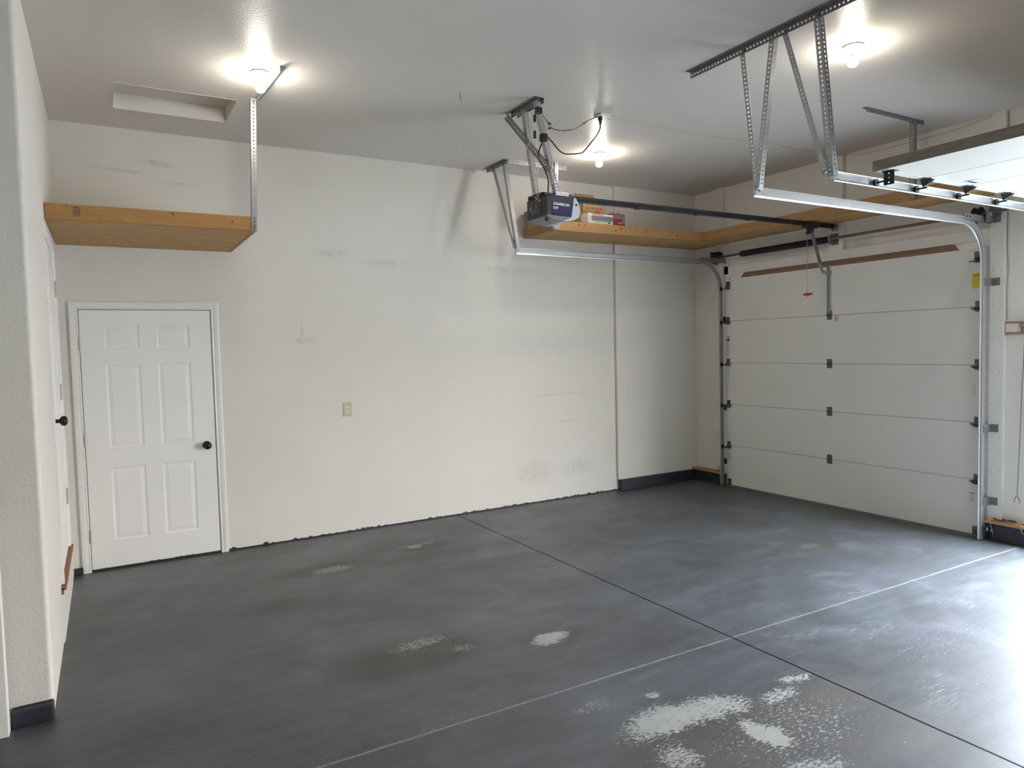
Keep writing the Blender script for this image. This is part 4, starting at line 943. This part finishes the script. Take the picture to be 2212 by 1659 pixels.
WB = [(3.648, -1.91, 3.428), (3.556, -1.91, 3.383), (3.493, -1.92, 3.339), (3.418, -1.93, 3.302), (3.317, -1.94, 3.269), (3.244, -1.95, 3.259), (3.199, -1.96, 3.264), (3.155, -1.98, 3.281), (3.098, -2.0, 3.314), (3.040, -2.03, 3.336)]
for mt in (BLACKR, SHAFT, WIREW, WIRER): MB().tube(wpath(WB, .006), .0022 if mt in (BLACKR, SHAFT) else .0013, 6, 5).build('wire', mt, wb)
for c in ((3.493, -1.92, 3.339), (3.317, -1.94, 3.269), (3.150, -1.985, 3.282), (3.139, -2.0, 3.244)): MB().bbox_((c[0]-.012, c[1]-.004, c[2]-.007), (c[0]+.012, c[1]+.004, c[2]+.007), .003).build('tape', BLACKR if c[0] < 3.25 else PAPER, wb)
MB().tube([(3.155, -1.98, 3.281), (3.13, -2.0, 3.262), (3.10, -2.01, 3.255), (3.118, -2.0, 3.235), (3.16, -1.98, 3.236), (3.24, -1.96, 3.252)], .0014, 6).build('wire', WIREW, wb)
wc = thing('bell_wire', 'cream wires dangling down the opener frame to the motor terminals', 'wires', (3.04, -2.04, 2.76))
MB().tube([(3.005, -2.05, 3.345), (2.955, -2.07, 3.304), (2.933, -2.08, 3.247), (2.934, -2.09, 3.195), (2.953, -2.09, 3.167), (2.932, -2.10, 3.137)], .0016, 6).build('wire', WIRER, wc)
MB().tube([(3.009, -2.05, 3.341), (2.981, -2.08, 3.254), (2.956, -2.10, 3.155), (2.941, -2.11, 3.05), (2.964, -2.11, 2.982), (2.968, -2.11, 2.902), (2.942, -2.10, 2.831), (2.941, -2.09, 2.783), (3.001, -2.05, 2.725), (3.035, -2.02, 2.712)], .0015, 6).build('wire', WIREW, wc)
MB().tube([(2.938, -2.10, 3.137), (2.894, -2.10, 3.072), (2.868, -2.10, 2.994), (2.907, -2.11, 2.896), (2.984, -2.10, 2.815), (3.001, -2.08, 2.76), (2.975, -2.06, 2.725), (3.034, -2.0, 2.715)], .0015, 6).build('wire', WIREW, wc)
MB().tube([(3.035, -1.939, 2.758), (3.030, -1.977, 2.731), (3.030, -2.02, 2.712), (3.032, -2.03, 2.706)], .0024, 6).build('wire', WHITE, wc)
MB().bbox_((2.960, -2.082, 3.245), (2.974, -2.062, 3.295), .003).build('tape', BLACKR, wc); MB().bbox_((2.938, -2.11, 3.120), (2.954, -2.092, 3.172), .003).build('tape', BLACKR, wc)
cw = thing('ceiling_wire', 'long thin cream wire tacked across the ceiling and along the right wall top', 'wires', (5.0, -1.9, H-.006))
MB().tube([(3.75, -1.872, H-.006), (4.1, -1.878, H-.005), (4.423, -1.887, H-.006), (4.911, -1.880, H-.005), (5.387, -1.965, H-.006), (5.8, -1.955, H-.005), (6.188, -1.973, H-.005), (6.47, -1.967, H-.004)], .0026, 6).build('wire', WIREW, cw)
MB().tube([(6.485, -1.967, H-.006), (6.49, -2.03, 3.432), (6.528, -2.174, 3.408), (6.532, -2.4, 3.398), (6.532, -2.583, 3.394), (6.532, -2.98, 3.398), (6.532, -3.145, 3.408), (6.532, -3.31, 3.43), (6.495, -3.34, 3.438)], .0028, 6).build('wire', WIREW, cw)
dw = thing('control_wire', 'thin tan wire running down the wall beside the white board at right', 'wires', (6.53, -3.44, 1.78))
MB().tube([(6.528, -3.437, 3.43), (6.53, -3.442, 2.9), (6.53, -3.437, 2.4), (6.528, -3.447, 2.2), (6.53, -3.438, 2.0), (6.528, -3.445, 1.79)], .0026, 6).build('wire', WIRER, dw)
hk = thing('ceiling_hook', 'tiny hook with a nearly invisible thread dangling from the ceiling', 'hook', (2.50, -1.85, H))
MB().tube([(2.498, -1.852, H), (2.499, -1.852, H-.03), (2.505, -1.852, H-.055)], .002, 6, 2).build('hook', DARKM, hk)
MB().tube([(2.502, -1.850, H-.055), (2.504, -1.850, H-.25), (2.512, -1.850, H-.40), (2.53, -1.848, H-.55), (2.53, -1.848, H-.68)], .0004, 5).build('thread', GALV, hk)

# ------------------------------------------------------------------ lamps
def lamp(x, y, label):
    t_ = thing('ceiling_lamp', label, 'light', (x, y, H), 'bare bulb ceiling lampholders')
    MB().lathe((x, y, H), (0, 0, -1), [(0, .060), (.006, .061), (.010, .058), (.013, .050), (.022, .040), (.027, .030), (.030, .022), (.046, .021), (.050, .019), (.050, .0)], 32).build('lampholder', IVORY if False else plain('porcelain', (.66, .64, .56), .3), t_)
    MB().box((x-.018, y-.046, H-.0165), (x+.004, y-.036, H-.0125)).build('pull_slot', GREYP, t_)
    MB().lathe((x, y, H-.049), (0, 0, -1), [(0, .0135), (.010, .0145), (.018, .020)], 20).build('bulb_neck', plain('bulb_collar', (.75, .75, .78), .4), t_)
    MB().lathe((x, y, H-.067), (0, 0, -1), [(0, .020), (.010, .0265), (.022, .031), (.034, .0315), (.046, .027), (.054, .018), (.058, .0)], 24).build('bulb', BULBM, t_)
lamp(1.212, -1.604, 'lit bare bulb lampholder on the ceiling by the left shelf strap')
lamp(4.324, -1.038, 'lit bare bulb lampholder on the ceiling beyond the opener motor')
lamp(4.290, -3.606, 'lit bare bulb lampholder on the ceiling above the open garage door')

# ------------------------------------------------------------------ wall outlets
def outlet(x, z, w_, h, y, mat, label):
    t_ = thing('wall_outlet', label, 'outlet', (x, y, z))
    pl = MB(); pl.bbox_((x-w_/2, y-.006, z-h/2), (x+w_/2, y, z+h/2), .0025); pl.build('cover_plate', mat, t_)
    for dz in (.0195, -.0195):
        m = MB(); pts = []
        for k in range(20):
            a = 2*PI*k/20; xx = .0165*math.cos(a); zz = max(-.0135, min(.0135, .0165*math.sin(a))); pts.append((x+xx, y-.008, z+dz+zz))
        m.prism(pts, (0, .003, 0)); r_ = m.build('receptacle', WHITE, t_)
        m = MB().box((x-.0075, y-.0086, z+dz-.001), (x-.0055, y-.0078, z+dz+.007)).box((x+.0055, y-.0086, z+dz-.001), (x+.0072, y-.0078, z+dz+.006)).cyl((x, y-.0086, z+dz-.0075), (x, y-.0078, z+dz-.0075), .0028, 8); m.build('socket_slots', SLOT, r_)
    MB().cyl((x, y-.0068, z), (x, y-.0055, z), .003, 8).build('screw', NICK, t_)
outlet(2.183, 1.136, .078, .128, 0, IVORY, 'ivory plate power outlet in the middle of the long white wall')
outlet(5.470, 1.118, .072, .118, -.033, WHITE, 'small white power outlet near the far corner of the long wall')

# ------------------------------------------------------------------ right wall bits
kb = thing('key_board', 'small brown wooden board with white label on the wall at the right edge', 'board', (6.53, -3.50, 1.675))
MB().bbox_((6.515, -3.66, 1.676), (L, -3.408, 1.776), .002).build('plank', plain('brown_board', (.36, .20, .09), .6, nscale=8, namp=.15), kb)
MB().box((6.5142, -3.545, 1.692), (6.5155, -3.440, 1.760)).build('paper_label', PAPER, kb, label='white paper label')
MB().box((6.5136, -3.478, 1.697), (6.5143, -3.445, 1.699)).build('label_print', INKR, kb); MB().box((6.5136, -3.535, 1.697), (6.5143, -3.524, 1.702)).build('label_print', INKB, kb)
MB().box((6.5142, -3.585, 1.735), (6.5155, -3.556, 1.760)).build('orange_sticker', plain('orange_sticker', (.6, .3, .15), .5), kb)
hr = thing('hook_rod', 'long thin steel rod with forked lower end hanging on the right wall', 'rod', (6.50, -3.56, .33))
MB().tube([(6.50, -3.64, 1.755), (6.50, -3.565, 1.757), (6.50, -3.541, 1.750), (6.50, -3.548, 1.725), (6.50, -3.580, 1.680)], .004, 8, 4).build('hook', GALVD, hr)
MB().tube([(6.50, -3.580, 1.680), (6.50, -3.577, 1.50), (6.50, -3.566, 1.208), (6.50, -3.557, .84), (6.50, -3.543, .383)], .0032, 8, 3).build('rod', GALVD, hr)
MB().tube([(6.50, -3.524, .332), (6.50, -3.528, .368), (6.50, -3.543, .384), (6.50, -3.557, .368), (6.50, -3.563, .332)], .0034, 8, 5).build('fork', GALVD, hr)
pk = tag(MB().bbox_((6.436, -3.88, .142), (L, -3.322, .162), .002).build('sill_plank', PLANK), 'brown plank lying on the dark curb at the right picture edge', 'plank')
pk2 = tag(MB().bbox_((6.440, -.50, .128), (L, -.036, .152), .002).build('sill_plank', PLANK), 'short brown plank lying on the curb in the far corner', 'plank')
tw = thing('twine', 'loose pale twine draped over the right curb plank', 'twine', (6.45, -3.40, .17))
MB().tube([(6.51, -3.43, .172), (6.48, -3.39, .176), (6.452, -3.372, .170), (6.447, -3.376, .13), (6.449, -3.388, .10), (6.449, -3.372, .085), (6.449, -3.392, .075), (6.449, -3.384, .10)], .0022, 6).build('strand', TWINE, tw)
MB().tube([(6.449, -3.384, .10), (6.450, -3.392, .06), (6.450, -3.402, .03)], .0012, 6).build('strand', TWINE, tw)
MB().tube([(6.49, -3.46, .171), (6.46, -3.5, .172), (6.455, -3.57, .173), (6.449, -3.60, .165), (6.446, -3.60, .12), (6.447, -3.63, .10)], .0022, 6).build('strand', TWINE, tw)
rg = thing('wire_coil', 'coil of grey wire lying on the right curb plank', 'wire', (6.49, -3.45, .168))
for k in range(3):
    pts = [(6.49+(.022+.003*k)*math.cos(a), -3.46+(.07+.008*k)*math.sin(a), .172+.004*k) for a in [2*PI*i/12 for i in range(13)]]
    MB().tube(pts, .0028, 6, 3).build('loop', SHAFT, rg)
for y in (-3.46, -3.475): MB().bbox_((6.50, y-.004, .175), (6.512, y+.004, .192), .003).build('tie', PAPER, rg)
def sensor(y, s, label):
    t_ = thing('safety_sensor', label, 'sensor', (6.42, y, .05))
    MB().bbox_((6.395, y-.012, .082), (6.440, y+.012, .125), .004).build('housing', BLACK, t_)
    MB().obox((6.425, y-.006, .02), (.03, 0, 0), (0, .002, 0), (0, 0, .07)).build('bracket', BLACK, t_)
    MB().tube([(6.40, y-.014, .112), (6.392, y-.018, .102), (6.396, y-.012, .094), (6.39, y-.018, .088)], .0022, 6).build('wire_tail', TWINE, t_)
sensor(-3.362, 1, 'black door safety sensor at the foot of the right track')
sensor(-.50, -1, 'black door safety sensor low beside the left track in the far corner')
fk = tag(MB().tube([(6.45, -.40, .158), (6.46, -.44, .157), (6.455, -.47, .162), (6.42, -.50, .158)], .004, 6).tube([(6.45, -.47, .16), (6.46, -.44, .21)], .0035, 6, 1).tube([(6.48, -.40, .157), (6.47, -.45, .165), (6.47, -.49, .157)], .003, 6).build('wire_scrap', SHAFT), 'scrap of bent dark wire on the far corner plank', 'wire')
